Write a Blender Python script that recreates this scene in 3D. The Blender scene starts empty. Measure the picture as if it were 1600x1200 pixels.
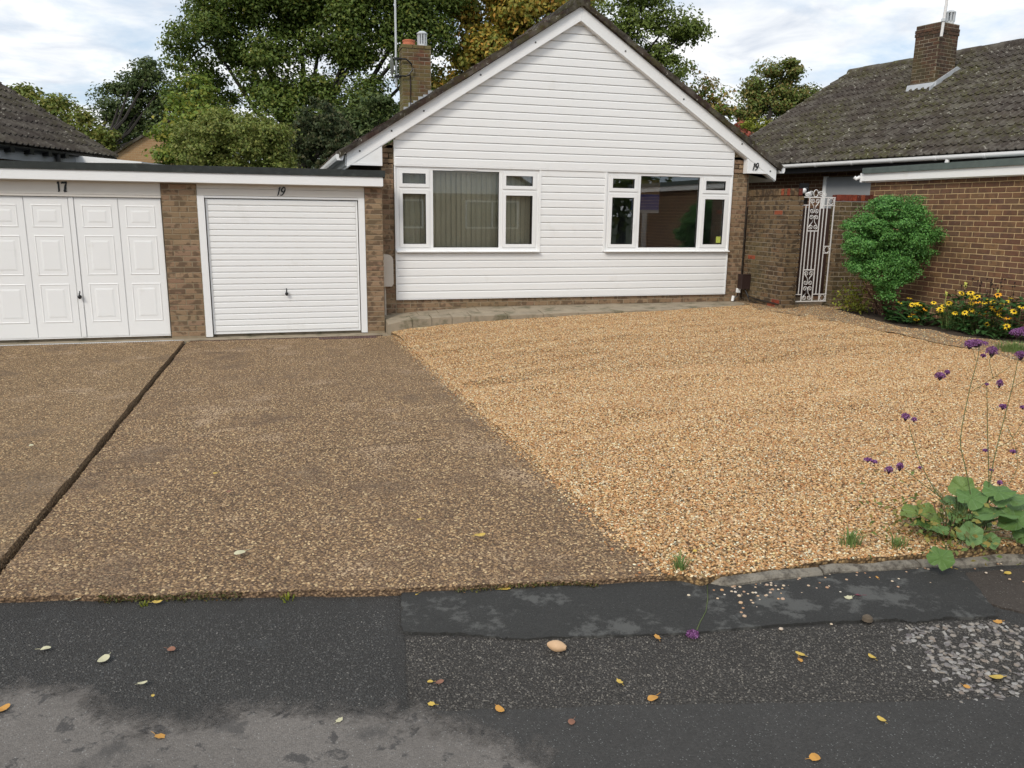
import bpy, math, random
import numpy as np
from mathutils import Vector, Matrix
R = math.radians
rng = random.Random(7); nrg = np.random.default_rng(11)
scn = bpy.context.scene
COL = scn.collection


# ------------------------------------------------------------------ camera, sky, sun, exposure
cam = bpy.data.cameras.new('camera'); camo = bpy.data.objects.new('camera', cam); COL.objects.link(camo)
cam.sensor_width = 36; cam.sensor_fit = 'HORIZONTAL'; cam.lens = 1244.2/1600*36
cam.clip_end = 3000; cam.clip_start = .05
yaw, pitch, roll = .2839, .2131, .0130
fw = Vector((math.sin(yaw), math.cos(yaw), 0)); rt = Vector((math.cos(yaw), -math.sin(yaw), 0)); up = Vector((0, 0, 1))
f2 = fw*math.cos(pitch) - up*math.sin(pitch); u2 = up*math.cos(pitch) + fw*math.sin(pitch)
r3 = rt*math.cos(roll) + u2*math.sin(roll); u3 = u2*math.cos(roll) - rt*math.sin(roll)
M = Matrix((r3, u3, -f2)).transposed().to_4x4(); M.translation = (-1.7158, -12.3244, 1.8027)
camo.matrix_world = M
scn.camera = camo

SUN_EL, SUN_AZ = R(40), R(226)          # azimuth from +Y, clockwise
w = bpy.data.worlds.new('World'); scn.world = w; w.use_nodes = True
wn = w.node_tree; wn.nodes.clear()
def node(t, typ, props=None, ins=None):
    n = t.nodes.new(typ)
    for k, v in (props or {}).items(): setattr(n, k, v)
    for k, v in (ins or {}).items():
        s = n.inputs[k]
        if isinstance(v, bpy.types.NodeSocket): t.links.new(v, s)
        else: s.default_value = v
    return n
def ramp(t, fac, stops, interp='LINEAR'):
    n = node(t, 'ShaderNodeValToRGB', ins={'Fac': fac}); e = n.color_ramp.elements; n.color_ramp.interpolation = interp
    while len(e) < len(stops): e.new(.5)
    for i, (p, c) in enumerate(stops):
        e[i].position = p; e[i].color = (c if isinstance(c, tuple) else (c, c, c)) + (1,)
    return n.outputs['Color']
def math_(t, op, a, b=0., c=0.):
    n = node(t, 'ShaderNodeMath', {'operation': op}, {0: a, 1: b, 2: c}); return n.outputs[0]
def mix(t, fac, a, b, mode='MIX'):
    n = node(t, 'ShaderNodeMix', {'data_type': 'RGBA', 'blend_type': mode})
    for k, v in ((0, fac), (6, a), (7, b)):
        if isinstance(v, bpy.types.NodeSocket): t.links.new(v, n.inputs[k])
        else: n.inputs[k].default_value = (tuple(v) + (1,) if isinstance(v, tuple) else v)
    return n.outputs[2]
sky = node(wn, 'ShaderNodeTexSky', {'sky_type': 'NISHITA', 'sun_disc': False, 'sun_elevation': SUN_EL, 'sun_rotation': SUN_AZ, 'air_density': 1.0, 'dust_density': 1.2, 'ozone_density': 1.0})
tc = node(wn, 'ShaderNodeTexCoord')
sp = node(wn, 'ShaderNodeSeparateXYZ', ins={0: tc.outputs['Generated']})
zz = math_(wn, 'ADD', math_(wn, 'MAXIMUM', sp.outputs[2], 0.), .12)
cx = math_(wn, 'DIVIDE', sp.outputs[0], zz); cy = math_(wn, 'DIVIDE', sp.outputs[1], zz)
cv = node(wn, 'ShaderNodeCombineXYZ', ins={0: cx, 1: cy, 2: 0.})
n1 = node(wn, 'ShaderNodeTexNoise', ins={'Vector': cv.outputs[0], 'Scale': .85, 'Detail': 9., 'Roughness': .58, 'Distortion': .35})
n2 = node(wn, 'ShaderNodeTexNoise', ins={'Vector': cv.outputs[0], 'Scale': 2.6, 'Detail': 7., 'Roughness': .55, 'Distortion': .5})
cover = ramp(wn, n1.outputs[0], [(.41, 0.), (.55, 1.)])
shade = ramp(wn, n2.outputs[0], [(.28, (5.6, 6.2, 7.2)), (.46, (8.2, 8.5, 8.9)), (.64, (10.4, 10.4, 10.3))])
blue = mix(wn, .6, sky.outputs[0], (6.6, 8.0, 9.6))
skyc = mix(wn, cover, blue, shade)
bg = node(wn, 'ShaderNodeBackground', ins={'Color': skyc, 'Strength': .083})
wo = node(wn, 'ShaderNodeOutputWorld'); wn.links.new(bg.outputs[0], wo.inputs[0])

sl = bpy.data.lights.new('sun', 'SUN'); sl.energy = 1.5; sl.angle = R(16); sl.color = (1, .93, .83)
so = bpy.data.objects.new('sun', sl); COL.objects.link(so)
sd = Vector((math.sin(SUN_AZ)*math.cos(SUN_EL), math.cos(SUN_AZ)*math.cos(SUN_EL), math.sin(SUN_EL)))
so.rotation_euler = sd.to_track_quat('Z', 'Y').to_euler(); so.location = sd*60
scn.view_settings.view_transform = 'Standard'; scn.view_settings.look = 'None'
scn.view_settings.exposure = 0.45; scn.view_settings.gamma = 1; scn.view_settings.use_curve_mapping = False
scn.cycles.use_denoising = True; scn.cycles.use_adaptive_sampling = True; scn.cycles.adaptive_threshold = .02; scn.cycles.max_bounces = 6; scn.cycles.diffuse_bounces = 3; scn.cycles.glossy_bounces = 3; scn.cycles.transparent_max_bounces = 12

# ------------------------------------------------------------------ materials
def newmat(name):
    m = bpy.data.materials.new(name); m.use_nodes = True; t = m.node_tree; t.nodes.clear()
    return m, t
def finish(t, col, rough=.6, bump=None, bstr=.3, bdist=.01, metal=0., spec=.4, transl=0.):
    p = node(t, 'ShaderNodeBsdfPrincipled', ins={'Roughness': rough, 'Metallic': metal, 'Specular IOR Level': spec})
    if isinstance(col, bpy.types.NodeSocket): t.links.new(col, p.inputs['Base Color'])
    else: p.inputs['Base Color'].default_value = tuple(col) + (1,)
    if bump is not None:
        b = node(t, 'ShaderNodeBump', ins={'Height': bump, 'Strength': bstr, 'Distance': bdist}); t.links.new(b.outputs[0], p.inputs['Normal'])
    out = node(t, 'ShaderNodeOutputMaterial'); s = p.outputs[0]
    if transl:
        tr = node(t, 'ShaderNodeBsdfTranslucent')
        if isinstance(col, bpy.types.NodeSocket): t.links.new(col, tr.inputs['Color'])
        else: tr.inputs['Color'].default_value = tuple(col) + (1,)
        mx = node(t, 'ShaderNodeMixShader', ins={0: transl}); t.links.new(s, mx.inputs[1]); t.links.new(tr.outputs[0], mx.inputs[2]); s = mx.outputs[0]
    t.links.new(s, out.inputs[0])
def pos(t): return node(t, 'ShaderNodeNewGeometry').outputs['Position']
def noise_(t, v, scale, detail=3., rough=.55, dist=0.): return node(t, 'ShaderNodeTexNoise', ins={'Vector': v, 'Scale': scale, 'Detail': detail, 'Roughness': rough, 'Distortion': dist}).outputs[0]
def rnd(t):
    a = node(t, 'ShaderNodeObjectInfo').outputs['Random']; b = node(t, 'ShaderNodeNewGeometry').outputs['Random Per Island']
    return math_(t, 'FRACT', math_(t, 'ADD', a, b))
def c3(c, k): return tuple(min(1, x*k) for x in c)

def plain(name, col, rough=.5, var=.06, scale=3., bump=.0, bscale=60., spec=.4, dirt=None):
    m, t = newmat(name); p = pos(t)
    c = mix(t, noise_(t, p, scale, 5.), c3(col, 1-var*2), c3(col, 1+var*2))
    if dirt:
        f = ramp(t, noise_(t, p, dirt[1], 6., .65), [(dirt[2], 0.), (dirt[2]+.16, dirt[3])])
        c = mix(t, f, c, dirt[0])
    finish(t, c, rough, noise_(t, p, bscale, 4.) if bump else None, bump, .01, spec=spec)
    return m
M_W = plain('white_plastic', (.86, .86, .85), .35, .012, 1.2, .02, 8., dirt=((.62, .60, .54), 2.3, .60, .35))
M_W2 = plain('white_painted_steel', (.87, .87, .86), .32, .012, .9, .02, 6., dirt=((.60, .58, .52), 3., .62, .3))
M_CREAM = plain('cream_painted_timber', (.70, .66, .60), .5, .03, 4., .05, 60.)
M_BOX = plain('cream_meter_plastic', (.66, .60, .52), .5, .03, 3.)
M_FELT = plain('roofing_felt', (.035, .04, .038), .9, .25, 9., .5, 220., dirt=((.09, .1, .09), 12., .58, .6))
M_FELT2 = plain('grey_roofing_felt', (.10, .125, .115), .9, .18, 7., .4, 220.)
M_BLACK = plain('black_plastic', (.012, .012, .013), .35, .1)
M_DKBROWN = plain('brown_plastic', (.035, .02, .018), .4, .1)
M_IRON = plain('white_painted_iron', (.74, .72, .70), .45, .05, 20., dirt=((.32, .20, .12), 30., .66, .5))
M_LEAD = plain('lead_flashing', (.44, .46, .48), .5, .15, 6., dirt=((.55, .55, .54), 5., .55, .6))
M_STEEL = plain('galvanised_steel', (.55, .57, .58), .3, .1, 12.)
M_CLAY = plain('clay_pot', (.42, .13, .06), .7, .15, 14.)
M_GREYPAINT = plain('grey_paint', (.30, .31, .32), .5, .05)
M_WOOD = plain('dark_wood', (.05, .026, .02), .6, .2, 8., .2, 50.)
M_DARK = plain('dark_void', (.012, .011, .010), .9)
M_ROOM = plain('room_paint', (.22, .24, .24), .8, .05)
M_CURT = plain('cream_blind', (.84, .77, .58), .7, .08, 2.)
M_BARK = plain('bark', (.030, .025, .020), .9, .3, 6., .6, 24.)
M_TWIG = plain('dry_twig', (.15, .085, .05), .9, .3, 20.)
M_SOIL = plain('soil', (.055, .038, .025), .95, .3, 12., .8, 40.)
M_GRASSY = plain('rough_ground', (.05, .06, .025), .95, .3, .8, .8, 6.)
M_BOLT = plain('bolt_head', (.08, .075, .07), .5, .1)
M_SLAB = plain('paving_slab', (.32, .265, .19), .85, .16, 5., .6, 70., dirt=((.10, .095, .05), 4., .50, .8))
M_KERB = plain('kerb_concrete', (.23, .205, .165), .9, .2, 9., .7, 90., dirt=((.06, .05, .04), 16., .46, .85))
M_EDGE = plain('edging_concrete', (.23, .165, .10), .9, .18, 7., .7, 70., dirt=((.36, .25, .13), 30., .53, .7))
M_BLUE = plain('blue_sheet', (.03, .05, .22), .6)
M_TAN = plain('tan_sheet', (.25, .15, .08), .6)
M_STICK = plain('yellow_sticker', (.45, .5, .10), .5)

def brick_mat(name, pal, dark, patch=.55, lichen=.0, algae=.0, alg_col=(.12, .12, .04)):
    m, t = newmat(name); p = pos(t); r = rnd(t)
    c = ramp(t, r, [(i/(len(pal)-1), q) for i, q in enumerate(pal)])
    sh = node(t, 'ShaderNodeVectorMath', {'operation': 'ADD'}, {0: p, 1: node(t, 'ShaderNodeCombineXYZ', ins={0: math_(t, 'MULTIPLY', r, 37.), 1: math_(t, 'MULTIPLY', r, 91.)}).outputs[0]}).outputs[0]
    f = ramp(t, noise_(t, sh, 9.5, 2., .5), [(.50, 0.), (.57, patch)])
    c = mix(t, f, c, dark)
    c = mix(t, .5, c, mix(t, noise_(t, p, 90., 4., .7), c3(dark, .6), (.8, .72, .6)), 'OVERLAY')
    if algae: c = mix(t, ramp(t, noise_(t, p, 1.3, 4., .6), [(.46, 0.), (.62, algae)] if algae < .8 else [(.36, 0.), (.52, algae)]), c, alg_col)
    if lichen: c = mix(t, ramp(t, noise_(t, p, 34., 3., .7), [(.63, 0.), (.70, lichen)]), c, (.42, .40, .33))
    finish(t, c, .88, noise_(t, p, 120., 5., .7), .6, .006, spec=.25)
    return m
BUFF = [(.24, .165, .105), (.31, .22, .145), (.28, .18, .125), (.35, .255, .17), (.26, .18, .115), (.33, .225, .165)]
M_BRICK = brick_mat('buff_brick', BUFF, (.125, .088, .062), .8, algae=.22, alg_col=(.17, .145, .07))
M_BRICKB = brick_mat('brown_brick', [(.15, .08, .055), (.19, .10, .065), (.22, .12, .07), (.16, .095, .07), (.25, .15, .08), (.17, .09, .068)], (.10, .06, .048), .5, lichen=.25, algae=.3, alg_col=(.10, .075, .04))
M_BRICKW = brick_mat('weathered_wall_brick', [(.14, .098, .058), (.18, .13, .075), (.11, .074, .045), (.21, .15, .09), (.16, .11, .065), (.19, .12, .07)], (.060, .042, .028), .85, lichen=.6, algae=.4, alg_col=(.10, .09, .04))
M_BRICKR = brick_mat('red_coping_brick', [(.28, .06, .032), (.10, .03, .025), (.14, .035, .025), (.32, .09, .045)], (.08, .03, .024), .4, lichen=.3)
M_BRICKC = brick_mat('chimney_brick', [(.15, .075, .045), (.20, .09, .055), (.11, .06, .04), (.17, .10, .055)], (.06, .045, .03), .5, lichen=.3, algae=.85, alg_col=(.17, .155, .06))
M_BRICKD = brick_mat('sooty_chimney_brick', [(.085, .055, .04), (.12, .065, .042), (.07, .05, .04), (.14, .075, .05)], (.04, .03, .025), .5, lichen=.5, algae=.3)
M_MORT = plain('mortar', (.30, .24, .16), .95, .15, 8., .5, 120., dirt=((.13, .11, .05), 2., .5, .5))
M_MORT2 = plain('sandy_mortar', (.58, .43, .23), .95, .12, 8., .5, 120.)
M_MORT3 = plain('grey_mortar', (.30, .255, .19), .95, .2, 8., .5, 120., dirt=((.09, .075, .03), 2., .45, .6))

def brick_tex_mat(name, c1, c2, mo, rot=0.):
    m, t = newmat(name); tcn = node(t, 'ShaderNodeTexCoord'); s = node(t, 'ShaderNodeSeparateXYZ', ins={0: tcn.outputs['Object']})
    v = node(t, 'ShaderNodeCombineXYZ', ins={0: math_(t, 'ADD', s.outputs[0], s.outputs[1]), 1: s.outputs[2]}).outputs[0]
    b = node(t, 'ShaderNodeTexBrick', {'offset': .5}, {'Vector': v, 'Color1': c1+(1,), 'Color2': c2+(1,), 'Mortar': mo+(1,), 'Scale': 1., 'Mortar Size': .006, 'Mortar Smooth': .2, 'Bias': 0., 'Brick Width': .225, 'Row Height': .075})
    c = mix(t, .35, b.outputs[0], mix(t, noise_(t, v, 30., 4.), (.1, .1, .1), (.9, .85, .8)), 'OVERLAY')
    finish(t, c, .9, b.outputs['Fac'], -.5, .01, spec=.2); return m
M_BTEX = brick_tex_mat('far_brown_brickwork', (.10, .05, .032), (.17, .095, .055), (.34, .27, .19))
M_BTEX2 = brick_tex_mat('far_buff_brickwork', (.36, .22, .11), (.42, .27, .14), (.42, .32, .2))

def tile_mat(name, pal, moss=.5, lich=.6, lscale=16.):
    m, t = newmat(name); p = pos(t); r = rnd(t)
    c = ramp(t, r, [(i/(len(pal)-1), q) for i, q in enumerate(pal)])
    c = mix(t, noise_(t, p, 22., 5., .7), c3(pal[0], .55), c)
    mf = math_(t, 'MULTIPLY', ramp(t, noise_(t, p, .55, 3.), [(.42, 0.), (.62, 1.)]), ramp(t, noise_(t, p, 9., 5., .7), [(.42, 0.), (.58, moss)]))
    c = mix(t, mf, c, (.085, .085, .022))
    c = mix(t, ramp(t, noise_(t, p, 3.2, 6., .7), [(.47, 0.), (.62, .6*lich)]), c, (.17, .155, .13))
    c = mix(t, ramp(t, noise_(t, p, lscale, 4., .7), [(.628, 0.), (.655, lich)]), c, (.36, .34, .29))
    finish(t, c, .9, noise_(t, p, 70., 5., .7), .7, .01, spec=.2); return m
TP = [(.070, .057, .048), (.098, .080, .066), (.084, .068, .057), (.12, .097, .078)]
M_TILE = tile_mat('concrete_roof_tile', TP, .7, .9, 9.)
M_TILE2 = tile_mat('dark_roof_tile', [(.058, .048, .042), (.072, .060, .052), (.064, .054, .047)], .25, .6, 11.)
M_TILE3 = tile_mat('weathered_verge_tile', [(.040, .030, .026), (.055, .040, .032), (.085, .045, .036), (.035, .028, .024)], .5, .8, 14.)

LK = 2.3
def leaf_mat(name, pal, transl=.30, rough=.55, k=None):
    m, t = newmat(name); r = rnd(t); k = LK if k is None else k
    c = ramp(t, r, [(i/(len(pal)-1), c3(q, k)) for i, q in enumerate(pal)])
    big = noise_(t, pos(t), .55, 3.)
    c = mix(t, .35, c, mix(t, big, (.3, .31, .3), (.72, .7, .66)), 'OVERLAY')
    finish(t, c, rough, spec=.3, transl=transl); return m
L_OAK = leaf_mat('oak_leaves', [(0.024, 0.040, 0.009), (0.039, 0.062, 0.012), (0.056, 0.085, 0.016), (0.073, 0.098, 0.020), (0.061, 0.080, 0.017), (0.049, 0.070, 0.014), (0.063, 0.088, 0.017), (0.104, 0.100, 0.019)])
L_DARK = leaf_mat('dark_oak_leaves', [(0.022, 0.036, 0.011), (0.034, 0.052, 0.017), (0.051, 0.068, 0.023), (0.067, 0.080, 0.027)])
L_YEL = leaf_mat('yellowing_leaves', [(.06, .082, .016), (.085, .10, .02), (.07, .09, .018), (.13, .115, .028), (.055, .08, .018)])
L_BRI = leaf_mat('fresh_green_leaves', [(0.055, 0.085, 0.015), (0.079, 0.115, 0.021), (0.104, 0.135, 0.023), (0.159, 0.140, 0.024)])
L_OLI = leaf_mat('olive_leaves', [(.075, .10, .022), (.095, .115, .026), (.12, .125, .03), (.06, .085, .018), (.14, .13, .04)])
L_CON = leaf_mat('dull_conifer_sprays', [(.022, .032, .014), (.030, .042, .018), (.042, .052, .022), (.06, .055, .028)])
L_CHE = leaf_mat('turning_chestnut_leaves', [(.075, .085, .017), (.11, .10, .019), (.17, .115, .02), (.07, .085, .018), (.09, .095, .018), (.20, .10, .02), (.085, .09, .018)], k=3.1)
L_APX = leaf_mat('ash_leaves', [(0.049, 0.070, 0.015), (0.067, 0.092, 0.019), (0.085, 0.105, 0.021), (0.043, 0.060, 0.015)])
L_AUT = leaf_mat('mixed_autumn_leaves', [(0.051, 0.095, 0.016), (0.076, 0.116, 0.018), (0.204, 0.126, 0.045), (0.060, 0.100, 0.018), (0.238, 0.147, 0.063)])
L_RGT = leaf_mat('russet_green_leaves', [(.05, .075, .018), (.065, .09, .02), (.085, .095, .024), (.12, .085, .028), (.05, .078, .018)])
L_RED = leaf_mat('red_leaves', [(.16, .04, .03), (.22, .06, .04), (.10, .05, .025)])
L_SHR = leaf_mat('glossy_shrub_leaves', [(0.030, 0.081, 0.020), (0.045, 0.118, 0.028), (0.065, 0.157, 0.036), (0.095, 0.202, 0.050), (0.040, 0.101, 0.024)], .25, .45, 2.1)
L_YG = leaf_mat('yellow_green_leaves', [(.10, .12, .015), (.15, .15, .02), (.07, .09, .015)])
L_BED = leaf_mat('dark_bed_leaves', [(.015, .040, .012), (.022, .055, .016), (.035, .07, .02)], .15, .45)
L_GRS = leaf_mat('grass_blades', [(.05, .085, .025), (.075, .11, .035), (.10, .13, .045)])
def big_leaf_mat():
    m, t = newmat('big_soft_leaves'); r = node(t, 'ShaderNodeObjectInfo').outputs['Random']; p = pos(t)
    c = ramp(t, r, [(0., (.12, .22, .065)), (.3, (.18, .29, .12)), (.6, (.11, .20, .05)), (.8, (.16, .27, .10)), (1., (.18, .24, .05))])
    c = mix(t, .5, c, mix(t, noise_(t, p, 28., 5., .65), (.3, .3, .28), (.72, .72, .66)), 'OVERLAY')
    o = node(t, 'ShaderNodeTexCoord').outputs['Object']; s = node(t, 'ShaderNodeSeparateXYZ', ins={0: o})
    ang = math_(t, 'ARCTAN2', s.outputs[1], s.outputs[0]); ve = math_(t, 'ABSOLUTE', math_(t, 'SINE', math_(t, 'MULTIPLY', ang, 4.5)))
    c = mix(t, ramp(t, ve, [(.0, .5), (.12, 0.)]), c, (.30, .42, .24))
    c = mix(t, ramp(t, noise_(t, p, 55., 3.), [(.68, 0.), (.72, .7)]), c, (.16, .11, .04))
    h = math_(t, 'ADD', noise_(t, p, 90., 4.), math_(t, 'MULTIPLY', ve, .7)); finish(t, c, .55, h, .5, .006, spec=.3, transl=.25); return m
L_BIG = big_leaf_mat()
L_STEM = plain('green_stem', (.085, .11, .035), .6, .2, 20.)
M_PURP = leaf_mat('purple_florets', [(.17, .05, .17), (.26, .09, .27), (.40, .19, .42), (.13, .035, .11)], .2, .6, 1.)
M_PETAL = plain('yellow_petals', (.84, .56, .025), .5, .08)
M_PETAL2 = plain('orange_petals', (.82, .38, .015), .5, .08)
M_PALE = plain('pale_buds', (.55, .55, .12), .5, .1)
M_CONE = plain('dark_flower_cone', (.025, .014, .01), .8)

def glass_mat():
    m, t = newmat('window_glass')
    fr = node(t, 'ShaderNodeFresnel', ins={'IOR': 1.52}); k = math_(t, 'MULTIPLY', fr.outputs[0], 2.2)
    tr = node(t, 'ShaderNodeBsdfTransparent', ins={'Color': (.965, .975, .96, 1)}); gl = node(t, 'ShaderNodeBsdfGlossy', ins={'Roughness': .0, 'Color': (.95, .97, 1, 1)})
    mx = node(t, 'ShaderNodeMixShader', ins={0: k}); t.links.new(tr.outputs[0], mx.inputs[1]); t.links.new(gl.outputs[0], mx.inputs[2])
    o = node(t, 'ShaderNodeOutputMaterial'); t.links.new(mx.outputs[0], o.inputs[0]); return m
M_GLASS = glass_mat()

def tar_nodes(t, base, speck, amt=.6, scale=130., stain=None, bump=.5, blot=None, rough=.75):
    p = pos(t)
    v = node(t, 'ShaderNodeTexVoronoi', ins={'Vector': p, 'Scale': scale, 'Randomness': 1.})
    rr = node(t, 'ShaderNodeSeparateColor', ins={0: v.outputs['Color']}).outputs[0]
    s = math_(t, 'MULTIPLY', ramp(t, rr, [(max(0, 1-amt*.28), 0.), (1., 1.)]), ramp(t, v.outputs['Distance'], [(.22, 1.), (.55, 0.)]))
    c = mix(t, noise_(t, p, 3., 6., .65), c3(base, .7), c3(base, 1.3))
    c = mix(t, ramp(t, rr, [(0., 0.), (1., .55)]), c, c3(base, .45))
    c = mix(t, s, c, speck)
    if stain:
        f = ramp(t, noise_(t, p, stain[1], 10., .74, .0), [(stain[2], 0.), (stain[2]+stain[4], stain[3])]); c = mix(t, f, c, stain[0])
    if blot:
        f = ramp(t, noise_(t, p, blot[1], 7., .66, .3), [(blot[2], 0.), (blot[2]+.05, blot[3])]); c = mix(t, f, c, blot[0])
        f = ramp(t, noise_(t, p, blot[1]*.28, 5., .6, .3), [(blot[2]+.03, 0.), (blot[2]+.09, blot[3]*.8)]); c = mix(t, f, c, blot[0])
    h = math_(t, 'ADD', math_(t, 'MULTIPLY', v.outputs['Distance'], -1.), math_(t, 'MULTIPLY', noise_(t, p, 60., 4.), .6))
    b = node(t, 'ShaderNodeBump', ins={'Height': h, 'Strength': bump, 'Distance': .008})
    return node(t, 'ShaderNodeBsdfPrincipled', ins={'Base Color': c, 'Roughness': .9, 'Specular IOR Level': .2, 'Normal': b.outputs[0]}).outputs[0]
def tarmac(name, *a, **k):
    m, t = newmat(name); o = node(t, 'ShaderNodeOutputMaterial'); t.links.new(tar_nodes(t, *a, **k), o.inputs[0]); return m
TAR = dict(base=(.062, .059, .055), speck=(.17, .17, .16), amt=.7, scale=150., stain=((.11, .115, .115), 2.6, .60, .5, .10), bump=.8)
WORN = dict(base=(.185, .167, .150), speck=(.34, .33, .31), amt=.4, scale=170., blot=((.060, .057, .055), 12., .575, .8), bump=.35)
M_TAR = tarmac('dark_tarmac', **TAR)
M_TARC = tarmac('coarse_tarmac', (.064, .059, .053), (.20, .18, .155), 1.0, 120., bump=1.)
M_TARS = tarmac('smooth_tarmac', (.064, .061, .057), (.20, .20, .19), .5, 170., bump=.35)
M_MAST = tarmac('mastic_strip', (.050, .049, .046), (.13, .13, .12), .2, 200., stain=((.105, .104, .097), 4.2, .53, .85, .06), bump=.25)
M_BROWNT = tarmac('brown_stained_tarmac', (.075, .062, .052), (.22, .2, .17), .4, 150., bump=.6)
def worn_mat():
    m, t = newmat('worn_grey_tarmac'); a = node(t, 'ShaderNodeBsdfTransparent').outputs[0]; b = tar_nodes(t, **WORN)
    d = node(t, 'ShaderNodeAttribute', {'attribute_name': 'worn'}).outputs['Fac']; p = pos(t)
    n = math_(t, 'ADD', math_(t, 'MULTIPLY', math_(t, 'SUBTRACT', noise_(t, p, 5., 7., .68, .4), .5), .42), math_(t, 'MULTIPLY', math_(t, 'SUBTRACT', noise_(t, p, 55., 4., .7), .5), .10))
    f = ramp(t, math_(t, 'ADD', math_(t, 'ADD', d, n), .5), [(.455, 0.), (.575, 1.)])
    mx = node(t, 'ShaderNodeMixShader', ins={0: f}); t.links.new(a, mx.inputs[1]); t.links.new(b, mx.inputs[2])
    o = node(t, 'ShaderNodeOutputMaterial'); t.links.new(mx.outputs[0], o.inputs[0]); return m
M_LIGHT = worn_mat()

def aggregate(name, pal, mortar, scale, stains=()):
    m, t = newmat(name); p = pos(t)
    wp = node(t, 'ShaderNodeVectorMath', {'operation': 'ADD'}, {0: p, 1: node(t, 'ShaderNodeVectorMath', {'operation': 'SCALE'}, {0: node(t, 'ShaderNodeTexNoise', ins={'Vector': p, 'Scale': 40.}).outputs['Color'], 'Scale': .012}).outputs[0]}).outputs[0]
    v = node(t, 'ShaderNodeTexVoronoi', ins={'Vector': wp, 'Scale': scale})
    rr = node(t, 'ShaderNodeSeparateColor', ins={0: v.outputs['Color']}).outputs[1]
    c = ramp(t, rr, [(i/(len(pal)-1), q) for i, q in enumerate(pal)])
    c = mix(t, ramp(t, v.outputs['Distance'], [(.30, 0.), (.62, 1.)]), c, mortar)
    c = mix(t, .6, c, mix(t, noise_(t, p, 1.1, 6., .65), (.22, .22, .22), (.74, .72, .68)), 'OVERLAY')
    c = mix(t, .3, c, mix(t, noise_(t, p, 25., 5., .7), (.1, .1, .1), (.9, .9, .9)), 'OVERLAY')
    for col, sc_, th, am in stains: c = mix(t, ramp(t, noise_(t, p, sc_, 6., .68, .3), [(th, 0.), (th+.10, am)]), c, col)
    finish(t, c, .85, math_(t, 'ADD', math_(t, 'MULTIPLY', v.outputs['Distance'], -1.), math_(t, 'MULTIPLY', noise_(t, p, 120., 3.), .3)), .8, .012, spec=.25); return m
M_DRIVE = aggregate('exposed_aggregate_concrete', [(0.270, 0.175, 0.099), (0.368, 0.243, 0.141), (0.196, 0.128, 0.076), (0.442, 0.301, 0.179), (0.246, 0.162, 0.096)], (0.125, 0.081, 0.052), 75., [((0.396, 0.287, 0.186), 2.2, .62, .5), ((0.099, 0.071, 0.051), 1.4, .60, .55), ((0.475, 0.370, 0.259), 11., .69, .6)])
M_DRIVE2 = aggregate('tan_aggregate_concrete', [(0.309, 0.202, 0.108), (0.404, 0.271, 0.151), (0.225, 0.150, 0.084), (0.475, 0.334, 0.194), (0.285, 0.190, 0.106)], (0.150, 0.102, 0.062), 75., [((0.112, 0.084, 0.056), 1.7, .62, .5), ((0.475, 0.384, 0.258), 11., .70, .5)])
M_GBASE = aggregate('gravel_bed', [(.40, .26, .12), (.30, .19, .09), (.47, .33, .17), (.22, .13, .06)], (.10, .065, .035), 55.)
def peb_mat(name, pal, rough=.6, stains=()):
    m, t = newmat(name); r = node(t, 'ShaderNodeObjectInfo').outputs['Random']
    c = ramp(t, r, [(i/(len(pal)-1), q) for i, q in enumerate(pal)])
    c = mix(t, .4, c, mix(t, noise_(t, pos(t), 1.0, 5., .6), (.3, .3, .3), (.68, .66, .62)), 'OVERLAY')
    c = mix(t, .3, c, mix(t, noise_(t, pos(t), 130., 3.), (.2, .2, .2), (.8, .8, .8)), 'OVERLAY')
    for col, sc_, th, am in stains: c = mix(t, ramp(t, noise_(t, pos(t), sc_, 6., .68, .3), [(th, 0.), (th+.10, am)]), c, col)
    finish(t, c, rough, spec=.35); return m
GP = [(0.403, 0.212, 0.078), (0.587, 0.335, 0.138), (0.273, 0.135, 0.049), (0.515, 0.329, 0.161), (0.736, 0.469, 0.225), (0.144, 0.066, 0.027), (0.460, 0.244, 0.091), (0.418, 0.298, 0.199), (0.602, 0.345, 0.131), (0.293, 0.137, 0.049), (0.819, 0.677, 0.440), (0.445, 0.235, 0.087), (0.452, 0.176, 0.065), (0.663, 0.410, 0.176), (0.819, 0.803, 0.599), (0.139, 0.072, 0.031), (0.819, 0.581, 0.294), (0.254, 0.140, 0.056), (0.819, 0.681, 0.349)]
M_PEB = peb_mat('flint_gravel', GP)
M_PEBD = peb_mat('embedded_flints', [(0.188, 0.118, 0.060), (0.407, 0.262, 0.137), (0.103, 0.065, 0.035), (0.302, 0.189, 0.098), (0.648, 0.488, 0.275), (0.059, 0.039, 0.023), (0.249, 0.158, 0.083), (0.509, 0.346, 0.188), (0.143, 0.093, 0.050)], .75, [((0.521, 0.384, 0.251), 1.5, .545, .6), ((0.105, 0.074, 0.052), 1.1, .535, .7), ((0.621, 0.472, 0.331), 8., .645, .7)])
M_PEBG = peb_mat('grey_flints', [(.25, .235, .22), (.16, .145, .14), (.34, .325, .30), (.12, .105, .105), (.28, .25, .215), (.20, .16, .13)], .5)
LEAFC = {'yellow': plain('yellow_fallen_leaf', (0.546, 0.378, 0.077), .6, .12, 40.), 'gold': plain('golden_fallen_leaf', (0.528, 0.264, 0.055), .6, .12, 40.), 'pale': plain('pale_fallen_leaf', (0.546, 0.510, 0.330), .6, .1, 40.), 'brown': plain('brown_fallen_leaf', (0.229, 0.106, 0.066), .7, .15, 40.), 'red': plain('red_fallen_leaf', (0.176, 0.031, 0.050), .6, .1, 40.), 'green': plain('green_fallen_leaf', (0.141, 0.194, 0.055), .6, .1, 40.)}
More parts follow.
